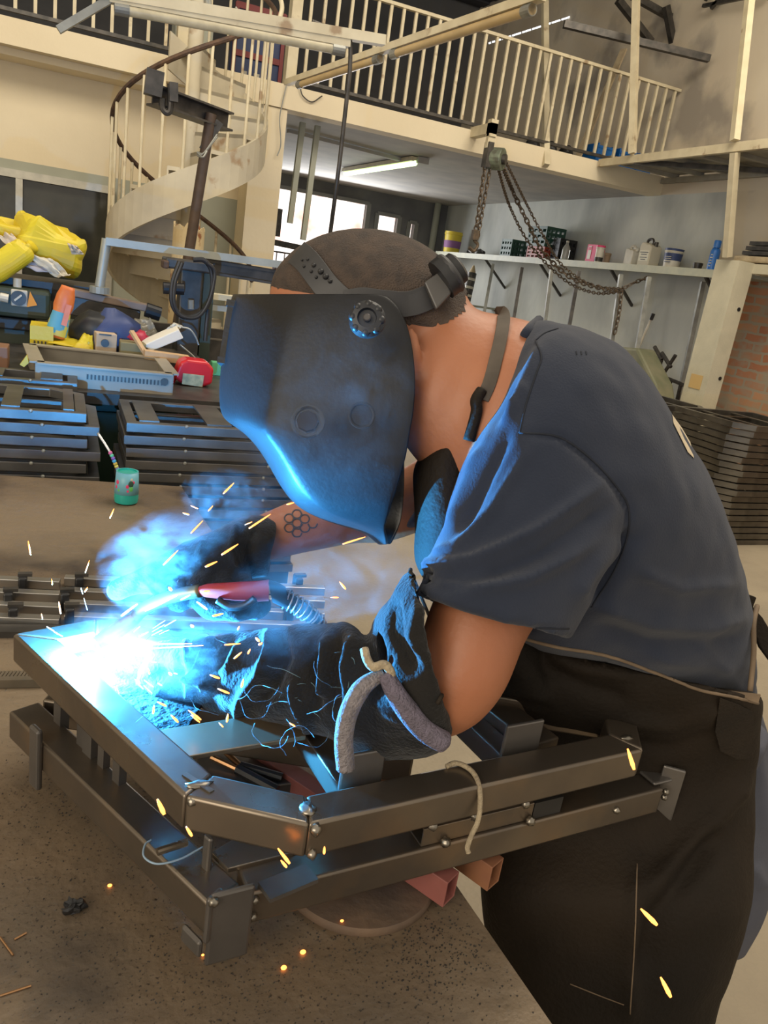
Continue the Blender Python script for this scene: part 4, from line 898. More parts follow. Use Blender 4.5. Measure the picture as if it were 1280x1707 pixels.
# spacers between the frames, left side
for u, s in ((.12, .012), (.28, .010), (.34, .014), (.42, .009), (.52, .010)):
    pc = lo_[0].lerp(lo_[1], u)-o1*.002; q = up_[0].lerp(up_[1], u+.02); MB().bar((q.x+.01, q.y, .955), (q.x+.01, q.y, .893), s, s*1.4, up=e1).build('spacer', m_plate, fr_)
# stub tube + strip on the front
def onfront(px, z, off=0):
    p = PZ(px, 1380, z); u = (p-lo_[1]).dot(e2); return lo_[1]+e2*u+o2*off
s0 = PZ(705, 1395, .915); u0 = (s0-lo_[1]).dot(e2); s1 = PZ(885, 1345, .915); u1 = (s1-lo_[1]).dot(e2)
zz = .9+.0125
p = lo_[1]+e2*u0; q = lo_[1]+e2*u1; p.z = q.z = zz
MB().hollow(p, q, .03, .024, .002).build('stub_tube', m_mill, fr_, bevel=.001)
p2 = lo_[1]+e2*(u0-.035)-o2*.0; q2 = lo_[1]+e2*(u1+.06); p2.z = q2.z = .9275
MB().bar(p2, q2, .02, .005).build('flat_strip', m_mill, fr_, bevel=.001)
p3 = lo_[1]+e2*(u1+.001); q3 = lo_[1]+e2*(u1+.045); p3.z = q3.z = .912; MB().bar(p3, q3, .03, .023).build('dark_block', m_black, fr_)
def weld(p, r, name='weld_bead', sc=(1, 1, 1)):
    mb = MB().ball((0, 0, 0), r, 8, sc)
    for v in mb.v: v += v*noise.noise(v*400+Vector((p[0]*50, 0, 0)))*.35
    for v in mb.v: v += Vector(p)
    return mb.build(name, pm('weld_metal', (.32, .29, .24), (.2, .18, .15), 40, .3, metal=.9), fr_, smooth=2)
for u in (u0+.012, (u0+u1)/2-.01, u1-.014): p = lo_[1]+e2*u+o2*.0135; p.z = .926; weld(p, .006)
for u in (u0+.03, u1-.005): p = lo_[1]+e2*u+o2*.019; p.z = .903; weld(p, .006)
p = lo_[1]+e2*(u1+.14)+o2*.0195; p.z = .885; weld(p, .005)
# weld joints at cut corner
for j, k in ((1, .9), (2, 1.1)):
    for z in (.004,): weld(ring[j]+o2*.004*(j == 2)+(o2*.018 if j == 2 else (o1+o2).normalized()*.018)+Vector((0, 0, A_/2-.002+z-.008)), .0055*k)
weld(ring[2]+o2*.0215+Vector((0, 0, -.015)), .005); weld(ring[2]+Vector((0, 0, .0205)), .0065, sc=(1.2, 1.6, .5)); weld(ring[1]+Vector((0, 0, .0205)), .006, sc=(2.2, .9, .4))
mb = MB().bar(ring[1]+Vector((-.012, .018, .0207)), ring[1]+Vector((.010, -.014, .0207)), .006, .002).build('weld_seam', MATS['weld_metal'], fr_)
weld(ring[3]+o2*.0+Vector((.006, .006, .0207)), .006, sc=(1.5, .8, .5))
for z in (.893, .872): p = lo_[1]+e2*.033+o2*.021; p.z = z; weld(p, .0045)
for z in (.893, .884): p = lo_[2]+e2*.006+o2*.018; p.z = z; weld(p, .004)
p = lo_[1]+o2*.028+e2*-.012; p.z = .911; weld(p, .005)
# little rod + blue wire at the corner, top plate inside
p = PZ(262, 1420, .915); q = PZ(312, 1404, .915); MB().cyl(p, q, .004, 10).build('short_rod', m_mill, fr_)
MB().tube(spline([PZ(x, y, .91) for x, y in ((338, 1412), (300, 1432), (262, 1440), (240, 1428), (242, 1408), (252, 1400))]), .0011, 6).build('thin_wire', pm('blue_grey_wire', (.25, .35, .45), rough=.4), fr_, smooth=2)
pp = [PZ(*q, .905) for q in ((352, 1420), (400, 1392), (505, 1396), (490, 1420), (380, 1448))]
MB().prism(pp, (0, 0, -.006)).build('corner_plate', m_mill, fr_, bevel=.001)
MB().bar(PZ(440, 1488, .903), PZ(520, 1455, .903), .025, .005).build('corner_strip', m_plate, fr_)
# added black plate under the arc, keeps its light off the bench
gp = [PZ(*q, .976) for q in ((70, 1082), (140, 1040), (345, 1062), (352, 1150), (310, 1215), (222, 1236))]
MB().prism(gp, (0, 0, -.004)).build('arc_shield_plate', pm('black_shield_plate', (.012, .012, .013), (.03, .028, .026), 40, .8, bump=.5, bscale=90, spec=.1), fr_)
# wide flat bar across the inside
p = PZ(300, 1240, .99); q = PZ(468, 1212, .99); d = (q-p).normalized()
MB().bar(p-d*.03, q+d*.02, .055, .006).build('cross_bar', pm('warm_flat_bar', (.28, .21, .13), (.20, .15, .10), 10, .35, metal=.7), fr_, bevel=.001)
# blue-lit square tube at the back
p = PZ(800, 1178, .97); q = PZ(905, 1262, .97)
tag(MB().bar(p+(p-q).normalized()*.10, q, .045, .045).build('square_tube', m_mill, bevel=.002), 'square tube catching blue light in front of the apron', 'tube')
# cord over the front tube
cp = []
for x, y, z in ((744, 1278, 1.002), (758, 1272, 1.004), (775, 1277, 1.004), (790, 1290, 1.003)): cp.append(PZ(x, y, z))
for x, y in ((799, 1312), (800, 1345), (796, 1370), (786, 1392), (779, 1412), (781, 1422)): cp.append(PZ(x, y, .97)*0+D(x, y, projd(cp[3])[2]*.985+ .0))
for k, p in enumerate(cp): pass
m_cord = pm('old_cord', (.42, .34, .22), (.30, .24, .16), 80, .9, bump=.5, bscale=300)
tag(MB().tube(spline(cp), .0028, 8).build('cord', m_cord, smooth=2), 'frayed cord hanging over the front frame tube', 'cord')
# tool lying inside frame (second torch tip)
t = thing('pliers', 'worn pliers lying inside the frame under the flat bar', 'pliers', PZ(400, 1290, .84))
for a, b, r in (((352, 1262), (395, 1282), .004), ((395, 1282), (462, 1318), .007), ((372, 1250), (400, 1276), .004), ((400, 1276), (470, 1296), .006)):
    MB().tube([PZ(*a, .85), PZ(*b, .845)], r, 8).build('jaw' if a[0] < 390 else 'grip', MATS['copper_wire'] if a[0] < 390 else m_black, t)
mb = MB().box(PZ(405, 1285, .83), (.12, .10, .02)); tag(mb.build('steel_offcut', m_plate, bevel=.002), 'flat steel offcut under the pliers inside the frame', 'offcut')
tag(MB().box(PZ(405, 1285, .815), (.06, .06, .012)).build('spacer_block', m_plate), 'small block under the offcut inside the frame', 'block')
# ---- slotted racks on the table behind
m_light = pm('bright_mill_bar', (.55, .53, .49), (.45, .43, .40), 8, .28, metal=.85)
def rack(x0, x1, label, slots):
    t = thing('slotted_rack', label, 'rack', PZ((x0+x1)/2, 1025, TZ), 'slotted racks on the bench')
    for k in range(4):
        py = 1036-21*k; z = TZ+.012
        p = PZ(x0, py-6, z); q = PZ(x1, py-6+(x1-x0)*.04, z)
        MB().bar(p, q, .020, .018).build('long_bar', m_light, t, bevel=.001)
    for sx in slots:
        for k in range(3):
            p = PZ(sx+8*k*(-1)**k, 1024-26*k, TZ+.018); MB().box(p, (.016, .034, .034)).build('notched_bracket', m_black, t, bevel=.003)
            MB().box(p+Vector((.004, .0, .019)), (.026, .012, .006)).build('bracket_lip', m_dark, t)
    return t
rack(-60, 100, 'slotted steel rack lying on the bench at the left edge', (22,))
rack(108, 540, 'long slotted steel rack behind the arc and the torch', (116, 480))
MBt = MB().bar(PZ(-60, 1052, TZ+.006), PZ(175, 1052, TZ+.006), .03, .012)
tag(MBt.build('dark_flat_bar', m_dark), 'dark flat bar lying in front of the slotted racks', 'bar')
mb = MB(); p0 = PZ(-40, 1138, TZ+.008); p1 = PZ(74, 1136, TZ+.008); mb.bar(p0, p1, .012, .014); n_ = 18
for k in range(n_): c = p0.lerp(p1, (k+.5)/n_)+Vector((0, .015, 0)); mb.bar(c-Vector((.003, .010, 0)), c+Vector((.003, .010, 0)), .004, .012)
tag(mb.build('toothed_rack', pm('tooth_steel', (.22, .18, .13), (.14, .12, .09), 20, .5, metal=.6)), 'toothed steel rack bar on the bench at the left edge', 'rack bar')
# ---- cup with metal straw
c = PZ(210, 838, TZ); t = thing('mate_cup', 'small turquoise and light blue cup with a printed pattern on the bench', 'cup', c)
k_ = .0305; hh = .092
m_teal = pm('teal_enamel', (.02, .36, .30), rough=.3); m_lb = pm('light_blue_print', (.16, .42, .52), rough=.35)
MB().lathe(c, [(k_*.75, 0), (k_*1.0, .004), (k_*1.06, .015), (k_*1.04, .032), (k_*1.0, .033)], 28).build('base', m_teal, t, smooth=True)
MB().lathe(c, [(k_*1.04, .03), (k_*.99, .06), (k_*.93, hh)], 28, closed=False).build('wall', m_lb, t, smooth=True, solid=.002)
MB().lathe(c, [(k_*.95, hh-.003), (k_*.97, hh), (k_*.80, hh), (k_*.82, hh-.006)], 28).build('rim', m_teal, t, smooth=True)
MB().lathe(c, [(k_*.8, hh-.014), (k_*.8, hh-.008)], 24).build('yerba', pm('yerba_green', (.12, .10, .03), rough=.9), t)
dv_ = (Vector(CAMP)-c); dv_.z = 0; dv_.normalize(); sd_ = Vector((-dv_.y, dv_.x, 0))
def cuppt(a, z, r=1.02): 
    rr_ = k_*(1.04-.11*(z/hh)); return c+(dv_*math.cos(a)+sd_*math.sin(a))*rr_*r+Vector((0, 0, z))
for a, z, r, m_, n_ in ((.35, .062, .010, m_grn, 'print_blob'), (.38, .048, .008, pm('lime_print', (.12, .45, .10)), 'print_blob'), (.05, .055, .006, m_pink, 'print_blob'), (.1, .042, .005, m_pink, 'print_blob'), (.6, .066, .005, m_pink, 'print_blob'), (-.9, .064, .007, m_pink, 'print_blob'), (-1.0, .05, .006, m_pink, 'print_blob'), (-.7, .042, .005, MATS['lime_print'] if 'lime_print' in MATS else m_grn, 'print_blob'), (.42, .074, .005, m_wht, 'print_blob')):
    p = cuppt(a, z, 1.035); n_v = (cuppt(a, z, 1.1)-cuppt(a, z, 1)).normalized(); q_ = n_v.to_track_quat('Z', 'Y').to_matrix(); MB().ball(p, r, 6, (.75, 1, .22), q_).build(n_, m_, t)
s0_ = c+Vector((-.004, 0, hh-.02)); dd_ = projd(c)[2]; s1_ = D(163, 722, dd_*.99); mid = D(184, 755, dd_*.99)
t = thing('drinking_straw', 'metal drinking straw wound with coloured beads standing in the cup', 'straw', s0_)
sp_ = spline([s0_, D(199, 788, dd_), mid, s1_], 8)
MB().tube(sp_, .0035, 8).build('stem', m_light, t, smooth=2)
bc = [(.5, .35, .05), (.05, .3, .5), (.2, .08, .3), (.1, .4, .2), (.55, .1, .2), (.1, .15, .45), (.6, .5, .1)]
for k in range(12): p = sp_[5+k]; MB().ball(p, .0058, 6).build('bead', pm('bead_%s' % ['gold', 'blue', 'violet', 'green', 'pink', 'navy', 'yellow'][k % 7], bc[k % 7], rough=.3), t, smooth=2)
# ---- stacks of frames behind the bench
m_fr = pm('stack_steel', (.24, .23, .215), (.13, .125, .12), 6, .42, metal=.9)
def sframe(x0, x1, y0, y1, z, h, ch, tabs, label, group, side=1):
    P = [(x0, y0), (x1-ch, y0), (x1, y0+ch*.8), (x1, y1-ch*.5), (x1-ch, y1), (x0, y1)] if side == 1 else [(x0, y0), (x1, y0), (x1+.0, y1), (x0+ch*.3, y1)]
    if side == 1: P = [(x0, y0), (x1, y0), (x1, y1-ch), (x1-ch*1.2, y1), (x0, y1)]
    t = thing('stacked_frame', label, 'frame', ((x0+x1)/2, (y0+y1)/2, z), group)
    MB().sweep([(x, y, z+h/2) for x, y in P], .032, h*.74).build('tube_loop', m_fr, t, bevel=.002)
    for (u, w) in tabs: xx = x0+(x1-x0)*u; MB().box((xx, (y0+y1)/2, z+h*.9), (w, (y1-y0)-.03, .005)).build('cross_plate', m_fr, t)
    for u in (.3, .8): MB().ball((x0+(x1-x0)*u, y0-.017, z+h*.82), .006, 5).build('tack_weld', m_post, t)
    return t
P1 = .0395
random.seed(5)
for i in range(12):
    z = .985-P1*(i+1); j = random.uniform(-.012, .012)
    sframe(-.62+j, .100+j-(.035 if i % 2 == 0 else 0), 2.44, 2.80, z, P1, .07, [(.72, .05), (.95, .03)] if i == 0 else [], nth(i)+' welded steel frame in the stack behind the bench at left', 'frames stacked at left')
for i in range(13):
    z = .965-P1*(i+1); j = random.uniform(-.012, .012)
    sframe(.215+j, .76+j, 2.44, 2.78, z, P1, .07, [(.1, .06), (.5, .08)] if i == 0 else [], nth(i)+' welded steel frame in the stack behind the bench, below the mask', 'frames stacked below the mask')
sframe(-.62, .05, 2.88, 3.06, .955, .04, .05, [(.62, .07), (.9, .07)], 'loose welded frame with two flat plates on the bench left of the tray', None)
for (x, y, w, d_, h, l) in ((-.26, 2.62, .76, .34, .985-12*P1, 'dark low stand under the left stack of frames'), (.49, 2.61, .56, .34, .965-13*P1, 'dark low stand under the stack of frames below the mask')):
    tag(MB().box((x, y, h/2), (w, d_, h)).build('low_stand', m_black), l, 'stand')
tag(MB().box((.155, 2.70, .30), (.07, .2, .60)).box((.155, 2.59, .3), (.05, .01, .5)).build('brown_box', m_rust), 'brown box standing between the two frame stacks', 'box')
# ================================================================ THE WELDER
FWD = Vector(RM @ np.array([0, 0, -1.0]))
def ringpx(A, B, d, hd, n=28, e=2.0, tw=0):
    a = (D(*A, d)-D(*B, d))/2; c = (D(*A, d)+D(*B, d))/2
    vr = (c-Vector(CAMP)).normalized(); b = vr*hd
    k = 2/e; out = []
    for i in range(n):
        t = 2*math.pi*i/n; ct, st = math.cos(t), math.sin(t)
        out.append(c+a*math.copysign(abs(ct)**k, ct)+b*math.copysign(abs(st)**k, st)+a*tw*0)
    return out
def loft(mb, secs, n=28, e=2.0, sub=4, cap=True):
    """secs: (x1, y1, x2, y2, d, hd) interpolated with Catmull-Rom"""
    S_ = [np.array(s, float) for s in secs]; S_ = [2*S_[0]-S_[1]]+S_+[2*S_[-1]-S_[-2]]; out = []
    for i in range(1, len(S_)-2):
        a, b, c, d_ = S_[i-1:i+3]
        for k in range(sub):
            t = k/sub; out.append(.5*((2*b)+(c-a)*t+(2*a-5*b+4*c-d_)*t*t+(-a+3*b-3*c+d_)*t**3))
    out.append(S_[-2])
    return mb.rings([ringpx((s[0], s[1]), (s[2], s[3]), s[4], s[5], n, e) for s in out], cap)
def limb(mb, pts, n=20, sub=4):     # (px, py, d, radius m)
    P = [D(p[0], p[1], p[2]) for p in pts]; R_ = [p[3] for p in pts]
    PP = spline(P, sub); m = len(P)-1; rr = []
    for i in range(len(PP)):
        u = min(i/sub, m); j = min(int(u), m-1); f_ = u-j; rr.append(R_[j]*(1-f_)+R_[j+1]*f_)
    mb.tube(PP, rr, n); mb.ball(PP[0], rr[0], 8); mb.ball(PP[-1], rr[-1], 8); return mb
def fuse(mb, name, mat, parent, voxel=.005, smooth=6, disp=None, fac=.5):
    o = mb.build(name, mat, None)
    md = o.modifiers.new('r', 'REMESH'); md.mode = 'VOXEL'; md.voxel_size = voxel; md.use_smooth_shade = True
    ms = o.modifiers.new('m', 'SMOOTH'); ms.factor = fac; ms.iterations = smooth
    dg = bpy.context.evaluated_depsgraph_get(); me = bpy.data.meshes.new_from_object(o.evaluated_get(dg)); old = o.data; o.modifiers.clear(); o.data = me
    bpy.data.meshes.remove(old)
    me.materials.clear(); me.materials.append(mat); me.name = name
    o.name = name
    n = len(me.vertices); co = np.empty(n*3); me.vertices.foreach_get('co', co); co = co.reshape(-1, 3)+np.array(o.location)
    if disp:
        no = np.empty(n*3); me.vertex_normals.foreach_get('vector', no); no = no.reshape(-1, 3)
        co = disp(co, no)
    base = root_loc(parent); me.vertices.foreach_set('co', (co-np.array(base)).ravel()); me.update()
    me.polygons.foreach_set('use_smooth', [True]*len(me.polygons))
    o.parent = parent; o.location = (0, 0, 0)
    return o
def pxs(co):
    c = (co-CAMP) @ RM; return CX+F*c[:, 0]/-c[:, 2], CY-F*c[:, 1]/-c[:, 2]
def folds(lines, nz=None):
    """lines: (amp m, width px, [(x, y), ...])"""
    def f(co, no):
        X, Y = pxs(co); vd = co-CAMP; vd /= np.linalg.norm(vd, axis=1)[:, None]; face = np.clip(-(vd*no).sum(1)*1.6+.2, 0, 1)
        tot = np.zeros(len(co))
        for amp, w, pts in lines:
            best = np.full(len(co), 1e9); tt = np.zeros(len(co)); m = len(pts)-1
            for i in range(m):
                a = np.array(pts[i], float); b = np.array(pts[i+1], float); ab = b-a
                t = np.clip(((X-a[0])*ab[0]+(Y-a[1])*ab[1])/(ab@ab), 0, 1)
                dd = np.hypot(X-a[0]-ab[0]*t, Y-a[1]-ab[1]*t); k = dd < best; best[k] = dd[k]; tt[k] = (i+t[k])/m
            tot += amp*np.exp(-(best/w)**2)*np.clip(np.minimum(tt, 1-tt)*6+.15, 0, 1)
        tot *= face*1.35
        if nz:
            for am, sc, st in nz:
                v = co*np.array(st)*sc
                tot += am*np.array([noise.noise(Vector(p)) for p in v])
        return co+no*tot[:, None]
    return f
class Snap:
    def __init__(s, *obs):
        s.t = []
        for o in obs:
            b = root_loc(o); me = o.data; s.t.append(BVHTree.FromPolygons([v.co+b for v in me.vertices], [tuple(p.vertices) for p in me.polygons]))
    def __call__(s, px, py, off=.002, dflt=1.0):
        r = Vector(ray(px, py)).normalized(); best = None
        for t in s.t:
            h = t.ray_cast(Vector(CAMP), r)
            if h[0] is not None and (best is None or h[3] < best[1]): best = (h[0], h[3], h[1])
        if best is None: return D(px, py, dflt)
        n_ = best[2]; n_ = n_ if n_.dot(r) < 0 else -n_
        return best[0]+n_*off
m_skin = pm('warm_skin', (.42, .168, .082), (.36, .135, .064), 9, .5, bump=.08, bscale=120)
m_skin.node_tree.nodes['Principled BSDF'].inputs['Subsurface Weight'].default_value = .12
m_skin.node_tree.nodes['Principled BSDF'].inputs['Subsurface Radius'].default_value = (.012, .005, .003)
m_shirt = pm('navy_cotton', (.021, .027, .045), (.026, .032, .051), 12, .92, bump=.12, bscale=420, spec=.1)
m_shirt.node_tree.nodes['Principled BSDF'].inputs['Sheen Weight'].default_value = .12
m_shirt.node_tree.nodes['Principled BSDF'].inputs['Sheen Roughness'].default_value = .6
m_apron = pm('brown_leather_apron', (.014, .010, .0065), (.022, .015, .009), 5, .75, bump=.25, bscale=160, spec=.2, c3=(.010, .008, .006), s3=3)
m_glove = pm('black_suede_glove', (.011, .011, .011), (.017, .015, .013), 14, .85, bump=.35, bscale=260, spec=.15)
m_glove.node_tree.nodes['Principled BSDF'].inputs['Sheen Weight'].default_value = .12
m_glove2 = pm('brown_suede', (.030, .022, .015), (.020, .016, .012), 10, .9, bump=.4, bscale=240, spec=.2)
m_trous = pm('grey_blue_trousers', (.07, .075, .10), (.09, .095, .12), 8, .9, bump=.1, bscale=300)
hipc = D(1080, 1330, 1.34)
wd = thing('person', 'welder bending over the bench in a navy t-shirt, brown leather apron and gauntlets', 'person', (hipc.x, hipc.y, 0))
floor_px = lambda x, y: (x, y)
# ---- body (one continuous surface)
B = MB()
def ell(mb, px, py, d, ax, ay, hd, ang=0, n=14):   # ellipsoid: half axes in px in the image plane, half depth in m
    c = D(px, py, d); ca, sa = math.cos(ang), math.sin(ang)
    ex = D(px+ax*ca, py+ax*sa, d)-c; ey = D(px-ay*sa, py+ay*ca, d)-c; ez = FWD*hd
    R_ = Matrix((ex, ey, ez)).transposed(); return mb.ball(c, 1, n, R=R_)
HD = .95
ell(B, 610, 508, HD, 162, 119, .078, .06, 18)       # cranium
ell(B, 690, 520, HD, 84, 88, .070, 0, 14)
ell(B, 540, 600, HD, 108, 125, .068, .35, 16)       # face
ell(B, 590, 690, HD, 78, 70, .055, .5, 12)          # jaw
ell(B, 560, 752, HD, 36, 30, .030, .5)              # chin
limb(B, [(470, 560, HD, .012), (440, 620, HD, .013), (432, 652, HD, .018), (452, 660, HD, .016)], 12)  # nose
ell(B, 478, 700, HD, 20, 12, .026); ell(B, 482, 722, HD, 20, 12, .024)   # lips
for s in (-1, 1):
    ell(B, 470, 560, HD+s*.032, 26, 10, .020, .2); ell(B, 500, 640, HD+s*.045, 40, 30, .02)
    # ears
    c = D(672, 585, HD+s*.076)
    ell(B, 676, 590, HD+s*.076, 21, 44, .010, -.12)
    ell(B, 690, 578, HD+s*.080, 12, 36, .010, -.12)
loft(B, [(770, 470, 640, 640, HD, .060), (790, 512, 668, 730, .935, .068), (835, 524, 715, 790, .94, .078), (885, 536, 760, 830, .94, .10), (930, 560, 790, 880, .95, .12)], 24)
# trunk core (inside the shirt)
loft(B, [(900, 560, 790, 850, .95, .12), (1000, 610, 790, 930, .96, .15), (1090, 720, 830, 1010, .98, .155), (1160, 850, 900, 1060, 1.01, .14), (1190, 980, 985, 1120, 1.08, .09), (1205, 1100, 1020, 1220, 1.14, .08), (1205, 1230, 1030, 1290, 1.21, .07), (1205, 1340, 1020, 1370, 1.25, .08)], 28)
# near arm
limb(B, [(930, 750, .88, .062), (870, 900, .85, .060), (800, 1030, .81, .053), (765, 1120, .80, .050), (715, 1160, .82, .046), (600, 1150, .87, .042), (480, 1135, .905, .034), (400, 1128, .93, .027), (345, 1125, .945, .024)])
# far arm
limb(B, [(880, 720, 1.10, .06), (770, 790, 1.16, .055), (650, 850, 1.18, .047), (590, 858, 1.17, .044), (520, 872, 1.13, .041), (455, 892, 1.10, .035), (400, 910, 1.08, .028), (350, 930, 1.06, .030)])
# legs to the floor
def wlimb(mb, pts, n=22):
    PP = spline([p[0] for p in pts], 4); R_ = [p[1] for p in pts]; m = len(pts)-1; rr = []
    for i in range(len(PP)):
        u = min(i/4, m); j = min(int(u), m-1); rr.append(R_[j]*(1-u+j)+R_[j+1]*(u-j))
    return mb.tube(PP, rr, n)
hp_ = Vector((hipc.x, hipc.y, 0))
def legpts(s, g=0):
    o = Vector((-.3, -.9, 0)).normalized()*s*.075      # sideways
    a = hipc+o; a.z = .93
    return [(a, .085+g), (Vector((a.x-.02, a.y, .75)), .082+g), (Vector((a.x-.03, a.y, .5)), .065+g), (Vector((a.x+.0, a.y, .3)), .058+g), (Vector((a.x+.02, a.y, .10)), .042+g)]
for s in (-1, 1): wlimb(B, legpts(s))
body = fuse(B, 'body', m_skin, wd, .0058, 7)
# ---- hair: closely cropped, copied from the scalp
def scalp():
    b = root_loc(body); me = body.data; n = len(me.vertices)
    co = np.array([tuple(v.co+b) for v in me.vertices]); no = np.array([tuple(v.normal) for v in me.vertices]); X, Y = pxs(co)
    dep = ((co-CAMP) @ RM)[:, 2]*-1
    line = np.interp(X, [400, 470, 560, 640, 680, 720, 752, 775, 800], [470, 486, 505, 528, 545, 548, 540, 524, 480])
    ok = (Y < line) & (X < 778) & (dep > .75)
    keep = [tuple(p.vertices) for p in me.polygons if all(ok[i] for i in p.vertices)]
    ids = sorted({i for f_ in keep for i in f_}); mp = {i: k for k, i in enumerate(ids)}
    edge = np.clip((line-Y)/25, .15, 1)
    mb = MB(); mb.add([Vector(co[i]+no[i]*.0022*edge[i]) for i in ids], [tuple(mp[i] for i in f_) for f_ in keep]); return mb
m_hair = pm('buzz_cut_hair', (.085, .058, .042), (.050, .037, .030), 60, .8, bump=.6, bscale=500, c3=(.13, .085, .06), s3=5)
hair = scalp().build('hair', m_hair, wd, smooth=2)
hair['label'] = 'very short cropped dark brown hair'
# ---- trousers and shoes
T = MB()
for s in (-1, 1): wlimb(T, legpts(s, .018))
loft(T, [(1245, 1120, 960, 1190, 1.22, .12), (1285, 1230, 980, 1260, 1.32, .13), (1300, 1330, 980, 1340, 1.36, .14), (1296, 1440, 990, 1450, 1.37, .14), (1275, 1530, 990, 1550, 1.36, .13), (1240, 1600, 990, 1620, 1.35, .11)], 28)
fuse(T, 'trousers', m_trous, wd, .007, 8, folds([(.006, 12, [(1262, 1230), (1280, 1400)]), (.006, 12, [(1250, 1440), (1275, 1480)])], [(.005, 9, (1, 1, .6))]))
for s in (-1, 1):
    a = legpts(s)[-1][0]; SH = MB(); SH.ball(Vector((a.x, a.y, .05)), .055, 10, (1, 1, .95)); SH.ball(Vector((a.x-.10, a.y+.04, .042)), .055, 10, (1.5, 1.0, .72)); SH.tube([Vector((a.x, a.y, .05)), Vector((a.x+.01, a.y, .12))], .055, 14)
    for v in SH.v: v.z = max(v.z, .002)
    fuse(SH, 'shoe', m_black, wd, .006, 4)
# ---- t-shirt
T = MB()
loft(T, [(896, 533, 800, 742, .945, .095), (925, 538, 772, 770, .945, .135), (965, 548, 745, 838, .95, .165), (1040, 588, 730, 930, .955, .19), (1110, 678, 765, 1000, .965, .195), (1172, 785, 815, 1050, .99, .195), (1215, 885, 860, 1100, 1.02, .188), (1242, 985, 885, 1150, 1.06, .178), (1256, 1070, 915, 1190, 1.10, .165), (1260, 1150, 930, 1225, 1.16, .14), (1255, 1230, 960, 1270, 1.20, .12)], 36, 2.15)
# near sleeve with an open hem
sl_ = [(985, 600, 850, 650, .87, .06), (1030, 690, 815, 705, .865, .085), (1050, 800, 772, 800, .85, .090), (1035, 880, 737, 885, .835, .086), (990, 990, 705, 968, .815, .080), (950, 1066, 691, 990, .80, .075)]
loft(T, sl_, 30, 2.2, cap=False)
n0 = len(T.v)-30; hem = T.v[n0:]; cc = sum(hem, Vector())/30
inner = [[c_+(cc-c_)*.17 for c_ in hem], [c_+(cc-c_)*.2+(D(800, 930, .83)-cc)*.55 for c_ in hem]]
b_ = len(T.v); T.v += inner[0]+inner[1]
for a_, c_ in ((n0, b_), (b_, b_+30)):
    for k in range(30): k2 = (k+1) % 30; T.f.append((a_+k, a_+k2, c_+k2, c_+k))
T.f.append(tuple(b_+30+k for k in range(30))); T.f.append(tuple(len(T.v)-0-60-30*0-0-0+0 for k in ())) if False else None
# close sleeve top (inside torso)
top0 = n0-30*(5*4)
T.f.append(tuple(top0+k for k in reversed(range(30))))
# far sleeve
loft(T, [(940, 640, 820, 800, 1.07, .08), (860, 700, 740, 850, 1.12, .08), (790, 740, 690, 880, 1.15, .075), (745, 765, 672, 880, 1.16, .068)], 24)
SHL = [(.007, 10, [(1010, 800), (900, 880), (790, 935), (715, 945)]), (-.006, 12, [(1025, 840), (900, 925), (800, 965)]),
       (.007, 11, [(1000, 900), (880, 965), (780, 990), (710, 975)]), (.006, 9, [(820, 700), (775, 800), (745, 880)]), (-.006, 9, [(850, 720), (800, 820), (765, 890)]),
       (.005, 9, [(880, 750), (820, 850), (760, 915), (720, 925)]), (.006, 9, [(705, 930), (740, 955), (770, 945)]), (-.005, 7, [(700, 962), (740, 985), (790, 990)]),
       (.006, 14, [(960, 1000), (1000, 940), (1040, 900)]), (-.008, 14, [(985, 1010), (1030, 940), (1060, 880)]),
       (.008, 13, [(975, 1000), (1080, 1035), (1180, 1045), (1250, 1030)]), (-.006, 12, [(985, 1040), (1080, 1070), (1190, 1075), (1250, 1060)]),
       (.006, 11, [(1060, 950), (1130, 980), (1230, 975)]), (.005, 12, [(1080, 1090), (1180, 1110), (1255, 1110)]), (.005, 10, [(1160, 1060), (1210, 1120), (1240, 1160)]),
       (-.004, 10, [(860, 640), (820, 700), (790, 760)]), (.004, 8, [(880, 640), (835, 705)]), (.004, 8, [(905, 570), (870, 640), (845, 690)]),
       (-.003, 5, [(695, 975), (720, 1005), (800, 1035), (880, 1050), (950, 1050)]), (-.0035, 6, [(868, 722), (930, 728), (985, 765), (1030, 815), (1048, 850), (1046, 900), (1025, 950), (990, 1010)])]
_fs = folds(SHL, [(.0045, 11, (1, 1, 1)), (.002, 30, (1, 1, 1))])
def tuck(co, no):                       # the shirt is tucked behind the apron's upper edge
    co = _fs(co, no); X, Y = pxs(co)
    ln = np.interp(X, [868, 930, 1010, 1090, 1160, 1215, 1262], [1062, 1078, 1092, 1120, 1148, 1160, 1172])
    dep = -((co-CAMP) @ RM)[:, 2]; k = np.clip((Y-ln-3)/14, 0, 1)*(X > 868)*(dep < 1.12)
    vd = co-CAMP; vd /= np.linalg.norm(vd, axis=1)[:, None]
    return co+vd*(k*.085)[:, None]
shirt = fuse(T, 'shirt', m_shirt, wd, .0052, 5, tuck)
shirt['label'] = 'faded navy blue short-sleeved t-shirt'
sn = Snap(shirt)
m_seam = pm('dark_seam_thread', (.010, .013, .022), rough=.9)
def onsurf(pts, sn_, r, name, mat, par, off=.001, n=6, flat=None):
    P = [sn_(p.x, p.y, off) for p in spline([Vector((x, y, 0)) for x, y in pts], 10)]
    return MB().tube(P, r, n).build(name, mat, par, smooth=2)
onsurf([(866, 722), (930, 728), (985, 765), (1030, 815), (1048, 850), (1044, 900), (1022, 955), (985, 1012)], sn, .0011, 'sleeve_seam', m_seam, shirt, .0004)
onsurf([(866, 722), (878, 670), (895, 620), (902, 596), (893, 568)], sn, .0010, 'shoulder_seam', m_seam, shirt, .0004)
onsurf([(893, 568), (908, 556), (930, 548)], sn, .0010, 'collar_seam', m_seam, shirt, .0004)
